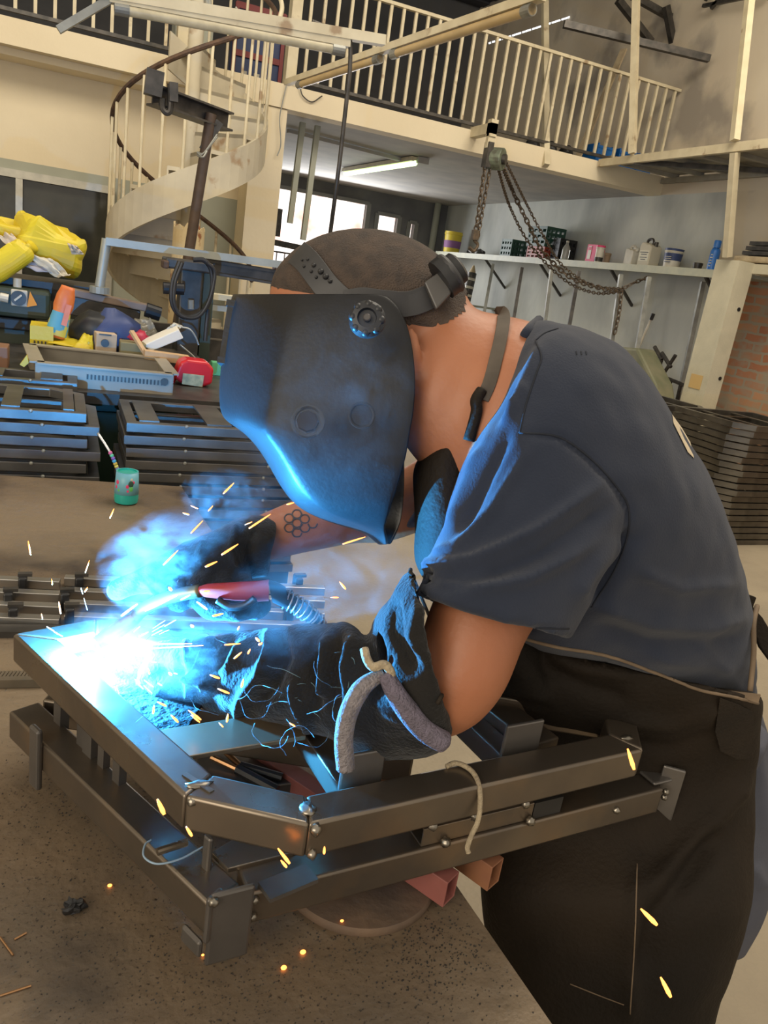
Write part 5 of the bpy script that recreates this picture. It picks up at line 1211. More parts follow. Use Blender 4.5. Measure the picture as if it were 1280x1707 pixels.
onsurf([(702, 985), (735, 1010), (800, 1032), (870, 1045), (948, 1048)], sn, .0009, 'hem_seam', m_seam, shirt, .0003)
# collar rib
cr = [(898, 534), (880, 560), (862, 600), (845, 640), (826, 672), (812, 700)]
P = [sn(x, y, .003) for x, y in cr]
MB().tube(spline(P, 6), .0065, 8).build('collar', m_shirt, shirt, smooth=2)
# cream print on the back
pr = [(1122, 690), (1140, 712), (1152, 736), (1158, 762), (1148, 752), (1136, 728), (1124, 704)]
MB().prism([sn(x-3, y+2, .0012) for x, y in pr], (-.0006, -.0006, 0)).build('back_print', pm('cream_print', (.62, .52, .36)), shirt)
for k, x in enumerate((960, 968, 976)): MB().tube([sn(x, 586, .0006), sn(x+1, 592, .0006)], .0006, 4).build('tiny_mark', m_seam, shirt)
# ---- apron
T = MB()
loft(T, [(1262, 1160, 860, 1070, 1.10, .168), (1262, 1190, 820, 1130, 1.115, .165), (1262, 1225, 800, 1190, 1.14, .155), (1258, 1300, 820, 1290, 1.18, .13), (1254, 1400, 800, 1400, 1.18, .14), (1247, 1510, 800, 1500, 1.15, .165), (1224, 1600, 820, 1600, 1.15, .165), (1188, 1700, 840, 1700, 1.15, .16), (1150, 1860, 850, 1860, 1.16, .15), (1120, 2040, 860, 2040, 1.19, .14)], 36, 2.4)
# bib below the chin
loft(T, [(812, 680, 735, 740, .945, .06), (800, 740, 690, 775, .955, .085), (810, 860, 690, 870, .965, .10), (830, 950, 700, 960, .985, .11), (900, 1080, 800, 1100, 1.04, .13), (960, 1180, 800, 1150, 1.10, .14)], 26)
APL = [(.006, 12, [(1030, 1200), (1120, 1210), (1200, 1180)]), (-.006, 12, [(1010, 1240), (1120, 1250), (1200, 1220)]), (.014, 20, [(1250, 1280), (1150, 1400), (1080, 1500)]), (-.014, 24, [(1200, 1380), (1120, 1480), (1060, 1640)]), (.008, 16, [(1060, 1450), (1050, 1700)]), (.007, 12, [(880, 1075), (960, 1110), (1060, 1130)]), (-.006, 12, [(900, 1110), (980, 1150), (1050, 1170)])]
apron = fuse(T, 'apron', m_apron, wd, .0062, 6, folds(APL, [(.006, 6, (1, 1, .5)), (.0025, 22, (1, 1, 1))]))
apron['label'] = 'dark brown leather apron tied at the back'
sa_ = Snap(apron, shirt)
def ribbon(pts, w, name, mat, par, sn_, off=.003, th=.0022, wdir=None, sub=8):   # flat strap lying on a surface
    P = spline([Vector((x, y, 0)) for x, y in pts], sub); C3 = [sn_(p.x, p.y, off) for p in P]; rr = []
    for i, c in enumerate(C3):
        t_ = (C3[min(i+1, len(C3)-1)]-C3[max(i-1, 0)]).normalized(); v_ = (c-Vector(CAMP)).normalized(); s_ = t_.cross(v_).normalized(); nn = s_.cross(t_).normalized()
        rr.append([c+s_*w/2*a+nn*th/2*b for a, b in ((-1, -1), (1, -1), (1, 1), (-1, 1))])
    return MB().rings(rr).build(name, mat, par, smooth=True, bevel=.0005)
m_edge = pm('pale_leather_lit_edge', (.20, .14, .085), (.13, .09, .055), 30, .8)
onsurf([(868, 1062), (930, 1078), (1010, 1092), (1090, 1120), (1160, 1148), (1215, 1160), (1262, 1172)], sa_, .0022, 'apron_edge', m_edge, apron, .001)  # pale tube paints the lit line along the top hem
onsurf([(1062, 1440), (1058, 1560), (1050, 1690)], sa_, .0010, 'apron_seam', m_edge, apron, .0003)
onsurf([(950, 1640), (1000, 1660), (1040, 1675)], sa_, .0008, 'apron_seam', m_edge, apron, .0003)
# suede patch and tie at the hip
pp = [sa_(x, y, .004) for x, y in ((1196, 1160), (1228, 1172), (1250, 1184), (1252, 1215), (1250, 1262), (1225, 1262), (1198, 1248), (1190, 1215))]
MB().prism(pp, (pp[0]-Vector(CAMP)).normalized()*-.004).build('suede_patch', m_glove2, apron, bevel=.001)
tp = [D(x, y, 1.0) for x, y in ((1215, 1152), (1268, 1158), (1264, 1172), (1245, 1166), (1218, 1160))]
MB().prism(tp, FWD*.004).build('strap_end', m_edge, apron)
MB().tube(spline([D(1262, 1010, 1.06), D(1256, 1040, 1.03), D(1256, 1090, 1.02), D(1250, 1152, 1.01)]), .0035, 8).build('waist_tie', m_edge, apron, smooth=2)
MB().prism([D(x, y, 1.12) for x, y in ((1246, 990), (1262, 996), (1256, 1012), (1272, 1030), (1290, 1060), (1290, 1110), (1268, 1080), (1256, 1050))], FWD*.01).build('back_strap', m_glove2, apron, bevel=.002)
# neck strap
sk = Snap(body, shirt, apron)
ribbon([(826, 522), (838, 530), (836, 560), (828, 600), (818, 640), (806, 668)], .015, 'neck_strap', pm('grey_brown_strap', (.10, .08, .06), (.07, .055, .04), 30, .8), apron, sk, .004)
T2 = MB(); ell(T2, 800, 672, .86, 14, 16, .012); k0 = sk(800, 690, .004)
MB().tube(spline([sk(806, 655, .006), sk(800, 672, .010), sk(798, 690, .006), sk(786, 735, .006)]), .0065, 10).build('strap_knot', m_apron, apron, smooth=2)
# ---- gloves
def hand_fingers(mb, root_, fingers, par=None):
    for f_ in fingers: limb(mb, f_, 12)
G = MB()
gl = [(686, 948, 738, 1176, .80, .082), (660, 975, 752, 1215, .805, .084), (628, 1030, 740, 1252, .815, .080), (610, 1062, 680, 1268, .83, .074), (580, 1040, 610, 1262, .85, .070), (525, 1042, 555, 1235, .87, .066), (470, 1046, 500, 1218, .89, .062), (410, 1052, 440, 1205, .91, .058), (360, 1060, 385, 1195, .93, .050), (322, 1076, 338, 1180, .945, .034), (300, 1090, 312, 1165, .955, .022)]
loft(G, gl, 30, 2.1, cap=False)
o0 = G.v[:30]; cc = sum(o0, Vector())/30; far_ = D(640, 1130, .82)
r1 = [p+(cc-p)*.10 for p in o0]; r2 = [p+(cc-p)*.25+(far_-cc)*.9 for p in o0]
b_ = len(G.v); G.v += r1+r2
for a_, c_ in ((0, b_), (b_, b_+30)):
    for k in range(30): k2 = (k+1) % 30; G.f.append((a_+k, a_+k2, c_+k2, c_+k))
G.f.append(tuple(b_+30+k for k in range(30))); G.f.append(tuple(b_-30+k for k in range(30)))
for f_ in ([(330, 1092, .95, .017), (292, 1084, .955, .016), (262, 1098, .965, .0145), (245, 1122, .975, .012)],
           [(320, 1112, .945, .017), (280, 1108, .945, .016), (250, 1128, .955, .0145), (236, 1152, .965, .012)],
           [(322, 1135, .94, .016), (285, 1138, .94, .0155), (260, 1158, .95, .014), (248, 1180, .96, .012)],
           [(330, 1152, .945, .015), (300, 1165, .945, .014), (282, 1185, .95, .0125), (275, 1200, .958, .011)],
           [(370, 1092, .93, .018), (338, 1088, .925, .017), (308, 1094, .925, .015), (290, 1106, .935, .013)]): limb(G, f_, 12)
GL = [(.011, 9, [(446, 1040), (452, 1080), (438, 1120), (405, 1160), (398, 1195), (430, 1225)]), (-.009, 10, [(470, 1050), (474, 1100), (455, 1150), (425, 1180)]),
      (.010, 7, [(488, 1125), (496, 1165), (512, 1195), (515, 1225)]), (-.008, 9, [(520, 1070), (520, 1130), (530, 1190)]), (.010, 7, [(545, 1062), (540, 1110), (536, 1165)]),
      (.008, 10, [(590, 1055), (575, 1110), (585, 1180), (590, 1240)]), (-.007, 9, [(565, 1050), (558, 1120), (560, 1200)]), (-.010, 10, [(612, 1070), (618, 1120), (640, 1160)]),
      (.009, 8, [(360, 1048), (340, 1095), (318, 1135), (312, 1170)]), (-.007, 8, [(385, 1065), (365, 1120), (345, 1160)]), (.008, 7, [(310, 1060), (315, 1100), (330, 1135), (352, 1140)]), (.006, 7, [(405, 1070), (385, 1100), (360, 1125), (330, 1165)]),
      (-.008, 10, [(655, 1000), (660, 1060), (690, 1120)]), (.006, 10, [(700, 1000), (690, 1060), (715, 1110)])]
glove1 = fuse(G, 'glove', m_glove, wd, .0042, 3, folds(GL, [(.004, 26, (1, 1, 1)), (.0015, 70, (1, 1, 1))]))
glove1['label'] = 'left black suede gauntlet with deep wrinkles'
G = MB()
loft(G, [(462, 868, 446, 962, 1.10, .055), (430, 858, 415, 968, 1.09, .058), (390, 868, 392, 975, 1.075, .052), (350, 885, 372, 985, 1.06, .044), (315, 905, 345, 992, 1.045, .036), (285, 930, 318, 992, 1.035, .028)], 26, 2.1)
for f_ in ([(330, 935, 1.03, .020), (282, 945, 1.02, .019), (235, 968, 1.015, .017), (196, 985, 1.01, .015)],       # thumb
           [(315, 925, 1.045, .019), (280, 945, 1.03, .018), (272, 978, 1.01, .016), (300, 1000, .995, .015)],
           [(350, 960, 1.03, .019), (335, 985, 1.0, .018), (352, 1012, .99, .016), (385, 1012, .99, .014)],
           [(375, 965, 1.03, .018), (372, 992, 1.0, .017), (388, 1018, .99, .015), (412, 1014, .995, .013)],
           [(400, 968, 1.04, .016), (408, 995, 1.01, .015), (420, 1016, 1.0, .013), (436, 1008, 1.0, .012)]): limb(G, f_, 12)
glove2 = fuse(G, 'glove', m_glove, wd, .0042, 3, folds([(.008, 8, [(400, 870), (385, 915), (400, 955)]), (-.007, 8, [(425, 870), (415, 920), (425, 955)]), (.006, 8, [(340, 900), (330, 940)])], [(.004, 26, (1, 1, 1))]))
glove2['label'] = 'right black suede gauntlet gripping the torch'
# suede trim piping on the near glove cuff
sg = Snap(glove1)
onsurf([(684, 952), (700, 990), (716, 1028), (735, 1070), (747, 1105), (742, 1140), (728, 1172)], sg, .0022, 'cuff_binding', m_glove2, glove1, .0015)
# cord knotted on the glove
m_rope = pm('greyish_rope', (.30, .27, .28), (.20, .18, .19), 90, .95, bump=.8, bscale=350)
def rope(pts, r, name, label):
    P = spline([D(*p) for p in pts], 10); o = MB().tube(P, r, 10).build(name, m_rope, smooth=2); return tag(o, label, 'rope')
rt = thing('glove_tie', 'thick grey fabric tie looped and hanging from the near glove', 'tie', D(650, 1130, .74))
P = spline([D(640, 1122, .742), D(605, 1145, .74), D(582, 1185, .74), D(573, 1230, .745), D(576, 1280, .755)], 10); MB().tube(P, [.006+.0035*min(1, i/12) for i in range(len(P))], 12).build('tie_end', m_rope, rt, smooth=2)
P = spline([D(642, 1122, .738), D(665, 1165, .738), D(705, 1215, .745), D(748, 1242, .75)], 10); MB().tube(P, [.008+.003*min(1, i/14) for i in range(len(P)-2)]+[.009, .003], 12).build('tie_end', pm('violet_grey_rope', (.20, .17, .22), (.14, .12, .15), 90, .95, bump=.8, bscale=350), rt, smooth=2)
P = spline([D(607, 1082, .745), D(612, 1100, .738), D(622, 1112, .735), D(640, 1108, .735), D(650, 1118, .735), D(652, 1132, .738), D(640, 1130, .738)], 8); MB().tube(P, .0045, 10).build('knot', m_cord, rt, smooth=2)
# tattoo on the far forearm
sb = Snap(body)
m_tat = pm('tattoo_ink', (.05, .045, .05), rough=.6)
for k, pts in enumerate([[(cx_+8*math.cos(math.pi/3*q), cy_+7*math.sin(math.pi/3*q)) for q in range(n_+1)] for cx_, cy_, n_ in ((482, 864, 6), (495, 857, 6), (495, 872, 6), (508, 865, 6), (482, 880, 6), (508, 880, 4), (521, 873, 3), (495, 888, 5))]):
    onsurf(pts, sb, .0011, 'tattoo_line', m_tat, body, .0002, 5)
# ---- welding mask
mk = thing('welding_mask', 'black welding mask with headgear on the welder\'s bowed head, lit blue along its front', 'mask', D(540, 650, .9))
m_mask = pm('matt_black_mask', (.011, .011, .012), (.015, .015, .016), 10, .46, bump=.05, bscale=200, spec=.32)
LV = [  # y, x_front, x_rear near, x_rear far, half width, squareness
 (490, 390, 640, 640, .104, 2.1), (500, 387, 655, 652, .108, 2.1), (520, 383, 672, 665, .112, 2.1), (550, 378, 685, 675, .115, 2.1), (600, 371, 694, 684, .116, 2.1), (650, 367, 696, 686, .116, 2.1), (690, 368, 692, 684, .116, 2.1),
 (704, 384, 690, 682, .115, 2.1), (716, 404, 687, 681, .114, 2.1), (735, 424, 684, 680, .112, 2.1), (760, 442, 680, 680, .108, 2.1), (785, 456, 672, 680, .103, 2.1), (810, 470, 665, 679, .094, 2.3), (835, 488, 656, 677, .086, 2.2), (855, 515, 650, 674, .074, 2.1), (872, 560, 643, 670, .058, 2.0), (884, 606, 641, 664, .040, 2.0), (897, 622, 645, 657, .026, 2.0), (908, 634, 645, 650, .014, 2.0)]
def ray_(x, y): return Vector(ray(x, y))
rows = []
MD = .958
for (y, xf, xn, xr, hw, sq) in LV:
    row = []
    for j in range(33):
        t_ = j/32; a = math.pi*(t_-.5)*1.0       # -90..90, near side first
        s_ = math.sin(a); c_ = math.cos(a); w = hw*math.copysign(abs(s_)**(2/sq), s_)
        xe_ = xn if a < 0 else xr; xm = 0
        # front part superellipse, side part straight back
        fr_part = min(float(np.interp(y, [490, 600, 695, 712, 735, 800, 872], [170, 150, 120, 62, 48, 46, 60])), xe_-xf)
        if abs(a) > 1.28:
            u = (abs(a)-1.28)/(math.pi/2-1.28); x0 = xf+fr_part*(1-math.cos(1.28)**(2/sq)); x = x0+(xe_-x0)*u
        else: x = xf+fr_part*(1-abs(c_)**(2/sq))
        # scale pixel offset so that the outline is set by the mid-plane
        w *= .92; p = D(x, y, MD+w) if w < 0 else D(x, y, MD)+FWD*w
        p = p+ray_(x, y)*.035*abs(c_)
        row.append(p)
    rows.append(row)
sh = MB().grid(rows).build('shell', m_mask, mk, smooth=2, solid=.004)
md = sh.modifiers.new('sub', 'SUBSURF'); md.levels = 1; md.render_levels = 2

sm_obj = bpy.data.objects['shell']
class _S: pass
def shell_snap():
    dg = bpy.context.evaluated_depsgraph_get(); ev = sm_obj.evaluated_get(dg); me = ev.to_mesh(); b = root_loc(sm_obj)
    t_ = BVHTree.FromPolygons([v.co+b for v in me.vertices], [tuple(p.vertices) for p in me.polygons]); ev.to_mesh_clear()
    s_ = Snap(); s_.t = [t_]; return s_
ss = shell_snap()
def disc_on(px, py, snp):
    c = snp(px, py, 0, .79); a = snp(px+12, py, 0, .79); b = snp(px, py-12, 0, .79); nrm = (a-c).cross(b-c).normalized()
    if nrm.dot(c-Vector(CAMP)) > 0: nrm = -nrm
    return c, nrm
c, nr = disc_on(612, 534, ss)
kb = MB(); kb.lathe(c, [(.019, 0), (.019, .006), (.0155, .009), (.0155, .011), (.010, .012), (.009, .007)], 28, nr); x_ = nr.orthogonal().normalized(); y_ = nr.cross(x_)
for k in range(8):
    a = 2*math.pi*k/8; kb.ball(c+(x_*math.cos(a)+y_*math.sin(a))*.0145+nr*.008, .0045, 6)
kb.build('knob', m_black, mk, smooth=True)
MB().lathe(c+nr*.005, [(.004, 0), (.004, .008), (.003, .009)], 16, nr).build('knob_screw', m_dark, mk, smooth=True)
c, nr = disc_on(513, 703, ss)
MB().lathe(c-nr*.001, [(.0175, 0), (.0175, .0035), (.0155, .0045), (.0135, .0035), (.0135, .001)], 36, nr).build('ring', pm('grey_ring', (.02, .022, .025), rough=.15, spec=.9), mk, smooth=True)
MB().lathe(c, [(.0115, 0), (.0115, .004), (.010, .0048)], 8, nr).build('nut', pm('shiny_nut', (.04, .035, .03), rough=.12, metal=.5), mk)
MB().prism([c+nr*.005+Vector(q) for q in ()] or [ss(x, y, .0066) for x, y in ((503, 696), (512, 690), (528, 697), (526, 702), (513, 697), (506, 703))], nr*.0005).build('reflection_chip', pm('tan_reflection', (.50, .36, .22), rough=.4), mk)  # tan chip paints a reflection on the nut
c, nr = disc_on(603, 692, ss); MB().lathe(c-nr*.0012, [(.014, 0), (.014, .0016), (.0125, .0019), (.011, .0014), (.011, .0002)], 32, nr).build('pressed_ring', m_mask, mk, smooth=True)
MB().prism([ss(x, y, .0006) for x, y in ((524, 619), (531, 612), (533, 617), (527, 623))], nr*.0005).build('yellow_fleck', m_yel, mk)
# lens window frame on the front, seen edge on
fr = []
for (y, xf) in ((505, 385), (540, 379), (600, 370), (650, 366), (684, 367)): fr.append(D(xf, y, MD))
mb = MB()
for w0, w1 in ((.005, .012), (.055, .062)):
    for i in range(2): mb.bar(fr[i]+FWD*(w0+w1)/2, fr[i+1]+FWD*(w0+w1)/2, .015, .008, up=(fr[0]-D(500, 505, MD)))
mb.bar(fr[0], fr[0]+FWD*.065, .012, .008).bar(fr[2], fr[2]+FWD*.065, .012, .008)
mb.build('window_frame', m_mask, mk)
mb = MB()
for i in range(2): mb.bar(fr[i]+FWD*.034, fr[i+1]+FWD*.034, .055, .003, up=(fr[0]-D(500, 505, MD)))
mb.build('dark_lens', pm('lens_glass', (.01, .03, .02), rough=.05), mk)
# headgear: crown strap, rear band, clip, ratchet knob
sh2 = Snap(hair, body)
m_strap = pm('grey_black_strap', (.030, .030, .032), (.042, .041, .042), 20, .5, spec=.5)
ribbon([(497, 424), (515, 440), (545, 478), (575, 505), (600, 520)], .030, 'crown_strap', m_strap, mk, sh2, .003, .003)
for (x, y, rx) in ((537, 456, 4), (545, 464, 4), (526, 446, 3), (516, 437, 2), (522, 456, 2.2), (510, 448, 2), (530, 465, 2.2), (507, 438, 1.6), (552, 471, 3)):
    MB().ball(sh2(x, y, .0052), rx*.0009, 6).build('strap_hole', m_black, mk)
ribbon([(575, 492), (605, 488), (640, 492), (680, 494), (715, 482), (735, 470)], .010, 'band_edge', m_strap, mk, sh2, .004, .003)
ribbon([(590, 505), (640, 510), (680, 510), (712, 500), (745, 478)], .024, 'rear_band', m_strap, mk, sh2, .003, .003)
c = sh2(735, 480, .006); n_ = (Vector(CAMP)-c).normalized()
a = D(722, 470, projd(c)[2]*.985); b = D(749, 490, projd(c)[2]*.985)
pad = [D(x, y, projd(c)[2]*.98) for x, y in ((707, 470), (737, 449), (753, 488), (727, 516))]
MB().prism(pad, FWD*.012).build('clip_pad', pm('grey_pad', (.075, .07, .065), rough=.4), mk, bevel=.002)
c0 = D(742, 462, .87); ax = (D(760, 448, .87)-c0).normalized()
MB().lathe(c0-ax*.006, [(.024, 0), (.024, .012), (.019, .016), (.019, .024), (.015, .027)], 12, ax).build('ratchet_knob', m_black, mk, smooth=True)
MB().lathe(c0+ax*.004, [(.0235, 0), (.025, .003), (.0235, .006)], 20, ax).build('knob_rim', m_strap, mk, smooth=True)
for s in (-1, 1): MB().bar(D(610, 534, MD+s*.098), D(640, 512, MD+s*.082), .004, .02).build('pivot_arm', m_black, mk)
# ================================================================ TORCH, ARC, SPARKS, SMOKE
t = thing('welding_torch', 'welding torch with a red handle and black trigger held by the far glove', 'torch', D(390, 985, 1.0))
TD = lambda x, y, d=.985: D(x, y, d)
m_redh = pm('red_handle', (.40, .025, .02), (.30, .02, .02), 12, .4)
MB().rings([[*ringpx((x, y0), (x, y1), d_, h_, 16)] for x, y0, y1, d_, h_ in ((330, 978, 992, .965, .008), (345, 973, 996, .965, .011), (390, 970, 1001, .965, .013), (430, 968, 1003, .97, .014), (448, 966, 1002, .975, .014))]).build('handle', m_redh, t, smooth=True)
MB().rings([[*ringpx((x, y0), (x+8, y1), d_, h_, 16)] for x, y0, y1, d_, h_ in ((446, 966, 1004, .975, .015), (462, 970, 1012, .98, .015), (476, 978, 1020, .985, .012))]).build('handle_end', m_black, t, smooth=True)
MB().tube(spline([TD(362, 1000, .955), TD(385, 1012, .955), TD(410, 1008, .955), TD(425, 998, .955)]), .005, 10).build('trigger', m_black, t, smooth=2)
MB().tube(spline([TD(334, 985, .965), TD(285, 995, .97), TD(240, 1015, .978), TD(212, 1045, .985)]), .0085, 14).build('swan_neck', pm('brass_neck', (.25, .17, .08), rough=.35, metal=.8), t, smooth=2)
a_ = TD(222, 1033, .982); b_ = arc_p+(a_-arc_p).normalized()*.022
MB().lathe(a_, [(.010, 0), (.0115, .006), (.0105, (b_-a_).length*.7), (.008, (b_-a_).length)], 20, b_-a_).build('nozzle', pm('copper_nozzle', (.45, .22, .12), rough=.3, metal=.9), t, smooth=True)
# spring strain relief and cable
P = spline([TD(474, 998, .985), TD(500, 1012, .99), TD(522, 1032, 1.0), TD(534, 1052, 1.01)], 10)
coil = []; m = 110
for k in range(m):
    u = k/(m-1)*(len(P)-1); i = min(int(u), len(P)-2); p = P[i].lerp(P[i+1], u-i); d_ = (P[i+1]-P[i]).normalized(); x_ = d_.orthogonal().normalized(); y_ = d_.cross(x_); a = 2*math.pi*k/10
    coil.append(p+(x_*math.cos(a)+y_*math.sin(a))*.0125)
MB().tube(coil, .0012, 5).build('spring', m_light, t, smooth=2)
MB().tube(P, .009, 10).build('cable', m_black, t, smooth=2)
MB().tube(spline([P[-1], TD(560, 1110, 1.05), TD(600, 1200, 1.10), D(640, 1290, 1.2), Vector((.62, .95, .3)), Vector((.60, 1.2, .012)), Vector((.2, 1.6, .012))]), .009, 10).build('cable', m_black, t, smooth=2)
# the arc itself: a hot blob and the glowing plasma painted around it as a volume
at = thing('welding_arc', 'blinding blue-white welding arc at the far left corner of the frame', 'arc', arc_p)
m_arc = pm('arc_core', (1, 1, 1), emit=(.75, .92, 1), es=14)
mb = MB().ball(arc_p+Vector((.004, 0, -.014)), .004, 10)
mb.build('core', m_arc, at, smooth=2)
def volmat(name, fn):
    m = bpy.data.materials.new(name); m.use_nodes = True; nt = m.node_tree; nt.nodes.clear(); out = nt.nodes.new('ShaderNodeOutputMaterial'); fn(nt, nt.nodes, nt.links, out); return m
def math_(N, L, op, a, b=None, c=None, clamp=False):
    x = N.new('ShaderNodeMath'); x.operation = op; x.use_clamp = clamp
    for i, v in enumerate((a, b, c)):
        if v is None: continue
        if isinstance(v, (int, float)): x.inputs[i].default_value = v
        else: L.new(v, x.inputs[i])
    return x.outputs[0]
def glare(nt, N, L, out):
    tc = N.new('ShaderNodeTexCoord'); ln = N.new('ShaderNodeVectorMath'); ln.operation = 'LENGTH'; L.new(tc.outputs['Object'], ln.inputs[0])
    nz = N.new('ShaderNodeTexNoise'); nz.inputs['Scale'].default_value = 3.2; nz.inputs['Detail'].default_value = 4; nz.inputs['Distortion'].default_value = 1.2; L.new(tc.outputs['Object'], nz.inputs[0])
    r = math_(N, L, 'ADD', ln.outputs['Value'], math_(N, L, 'MULTIPLY_ADD', nz.outputs[0], 1.1, -.55))
    f = math_(N, L, 'SUBTRACT', 1.0, r, clamp=True); f = math_(N, L, 'POWER', f, 2.6)
    edge = math_(N, L, 'SUBTRACT', 1.0, ln.outputs['Value'], clamp=True); f = math_(N, L, 'MULTIPLY', f, math_(N, L, 'MULTIPLY', edge, 3.0, clamp=True))
    e = N.new('ShaderNodeEmission'); e.inputs[0].default_value = (.10, .42, 1, 1); L.new(math_(N, L, 'MULTIPLY', f, 260), e.inputs[1]); L.new(e.outputs[0], out.inputs['Volume'])
m_pl = volmat('arc_glare', glare)
def unitball(name, c, sz, mat, par=None, rot=None, n=12):
    mb = MB().ball((0, 0, 0), 1, n); o = mb.build(name, mat, par, at=(0, 0, 0)); o.location = Vector(c)-(root_loc(par) if par else Vector()); o.scale = sz
    if rot: o.rotation_euler = rot
    return o
unitball('arc_glare_ball', arc_p+Vector((.045, -.004, .008)), (.090, .090, .062), m_pl, at)  # emissive ball stands in for the arc's glare and blue halo
def smoke(dens, sc, lo, hi, seed):
    def f(nt, N, L, out):
        tc = N.new('ShaderNodeTexCoord'); ln = N.new('ShaderNodeVectorMath'); ln.operation = 'LENGTH'; L.new(tc.outputs['Object'], ln.inputs[0])
        mp = N.new('ShaderNodeMapping'); mp.inputs['Location'].default_value = (seed, seed*.7, 0); L.new(tc.outputs['Object'], mp.inputs[0])
        nz = N.new('ShaderNodeTexNoise'); nz.inputs['Scale'].default_value = sc; nz.inputs['Detail'].default_value = 3; nz.inputs['Distortion'].default_value = 2.2; L.new(mp.outputs[0], nz.inputs[0])
        r = N.new('ShaderNodeMapRange'); r.inputs[1].default_value = lo; r.inputs[2].default_value = hi; L.new(nz.outputs[0], r.inputs[0])
        edge = math_(N, L, 'MULTIPLY', math_(N, L, 'SUBTRACT', 1.0, ln.outputs['Value'], clamp=True), 2.2, clamp=True)
        v = N.new('ShaderNodeVolumeScatter'); v.inputs[0].default_value = (.80, .88, .95, 1); v.inputs['Anisotropy'].default_value = .1
        L.new(math_(N, L, 'MULTIPLY', math_(N, L, 'MULTIPLY', r.outputs[0], edge), dens), v.inputs['Density']); L.new(v.outputs[0], out.inputs['Volume'])
    return volmat('smoke_%d' % seed, f)
for i, (x, y, d, sz, dens, sc, rt_, l) in enumerate([
    (265, 960, .97, (.085, .05, .062), 6, 1.7, (0, .5, .2), 'blue-lit puff of smoke rising between the arc and the far glove'),
    (300, 905, 1.0, (.085, .05, .05), 4, 1.5, (0, -.2, 0), 'thin blue smoke curl above the far glove'),
    (400, 845, 1.03, (.085, .05, .05), 6, 1.6, (0, .3, 0), 'faint smoke over the far wrist below the mask'),
    (330, 1090, .90, (.11, .045, .065), 5, 1.9, (0, .2, .2), 'blue smoke drifting over the near glove fingers'),
    (560, 1010, .84, (.13, .05, .10), 2.2, 2.0, (0, 0, 0), 'thin grey smoke haze above the near gauntlet'),
    (560, 720, .73, (.10, .035, .13), 1.1, 2.0, (0, 0, 0), 'faint smoke veil drifting in front of the mask'),
    ]):
    tag(unitball('smoke_puff', D(x, y, d), sz, smoke(dens, sc, .46, .66, i+1), rot=rt_, n=10), l, 'smoke')
# sparks
m_sp = pm('spark_orange', (1, .4, .1), emit=(1, .30, .06), es=3.4)
m_sp2 = pm('spark_white', (1, .8, .6), emit=(1, .62, .36), es=4.5)
SP = [(390, 805, 372, 823, 3), (355, 843, 347, 852, 2), (338, 868, 318, 889, 2.5), (451, 857, 415, 881, 3.2), (490, 838, 478, 841, 3), (297, 917, 272, 942, 2.5), (397, 907, 369, 925, 4), (362, 936, 342, 945, 4), (609, 895, 571, 907, 3),
 (190, 848, 183, 864, 2.5), (47, 902, 51, 925, 3), (149, 934, 142, 955, 2), (86, 965, 87, 975, 2), (98, 1003, 101, 1023, 3), (146, 979, 141, 987, 3), (69, 1023, 71, 1032, 2), (229, 1007, 202, 1027, 4), (296, 992, 242, 1018, 4), (317, 992, 301, 1000, 2.5),
 (372, 1023, 354, 1027, 4), (328, 1003, 345, 1016, 3.5), (350, 985, 339, 986, 3), (318, 1042, 322, 1045, 5), (281, 979, 286, 984, 5), (399, 1044, 396, 1050, 3), (426, 1063, 432, 1069, 4.5), (439, 1071, 431, 1075, 4), (417, 1082, 413, 1090, 3.5), (403, 1087, 390, 1098, 3.5),
 (401, 1073, 374, 1075, 3), (339, 1076, 232, 1082, 1.8), (320, 1073, 257, 1074, 2), (350, 1125, 366, 1131, 4), (406, 1132, 402, 1146, 4), (363, 1148, 382, 1156, 4), (247, 1114, 249, 1124, 3), (281, 1121, 286, 1125, 4), (262, 1170, 277, 1177, 3.5), (257, 1176, 255, 1190, 3.5),
 (314, 1184, 335, 1200, 4), (318, 1192, 333, 1204, 3), (285, 1192, 297, 1204, 4), (380, 1190, 378, 1204, 4), (526, 1168, 546, 1178, 5), (482, 1205, 492, 1211, 3), (693, 1133, 696, 1152, 3.5), (566, 970, 576, 982, 3.5), (551, 996, 564, 996, 2.5), (835, 986, 839, 997, 1.5), (430, 872, 415, 880, 2), (305, 855, 315, 858, 3), (318, 843, 330, 848, 2), (408, 875, 420, 870, 2), (365, 1205, 372, 1212, 2.5)]
def spark(a, b, w, name, label, group, mat, d):
    p = D(*a, d); q = D(*b, d*.995); r = w*d/F/2
    return tag(MB().tube([p, p.lerp(q, .3), p.lerp(q, .75), q], [r*.35, r*.8, r, r*.6], 6).build(name, mat, smooth=2), label, 'spark', group)
random.seed(2)
for x0, y0, x1, y1, w in SP:
    d = .86 if x0 < 520 else .80
    if x0 < 260 and y0 < 1000: d = 1.0
    if y0 > 1100: d = .84
    up = y0 < 960; l = 'tiny glowing orange spark flying above the gloves' if up and x0 > 260 else ('tiny glowing orange spark falling over the bench left of the arc' if x0 < 160 else ('tiny glowing orange spark right of the near glove cuff' if x0 > 660 else 'glowing orange spark around the near glove and torch'))
    if up and 160 <= x0 <= 260: l = 'single small spark in front of the turquoise cup'
    spark((x0, y0), (x1, y1), w, 'flying_spark', l, 'orange sparks: '+('above the gloves' if 'above' in l else 'left of the arc' if 'left' in l else 'right of the cuff' if 'cuff' in l else 'at the cup' if 'cup' in l else 'around the near glove'), m_sp2 if (x0 < 350 and 980 < y0 < 1100) else m_sp, d)
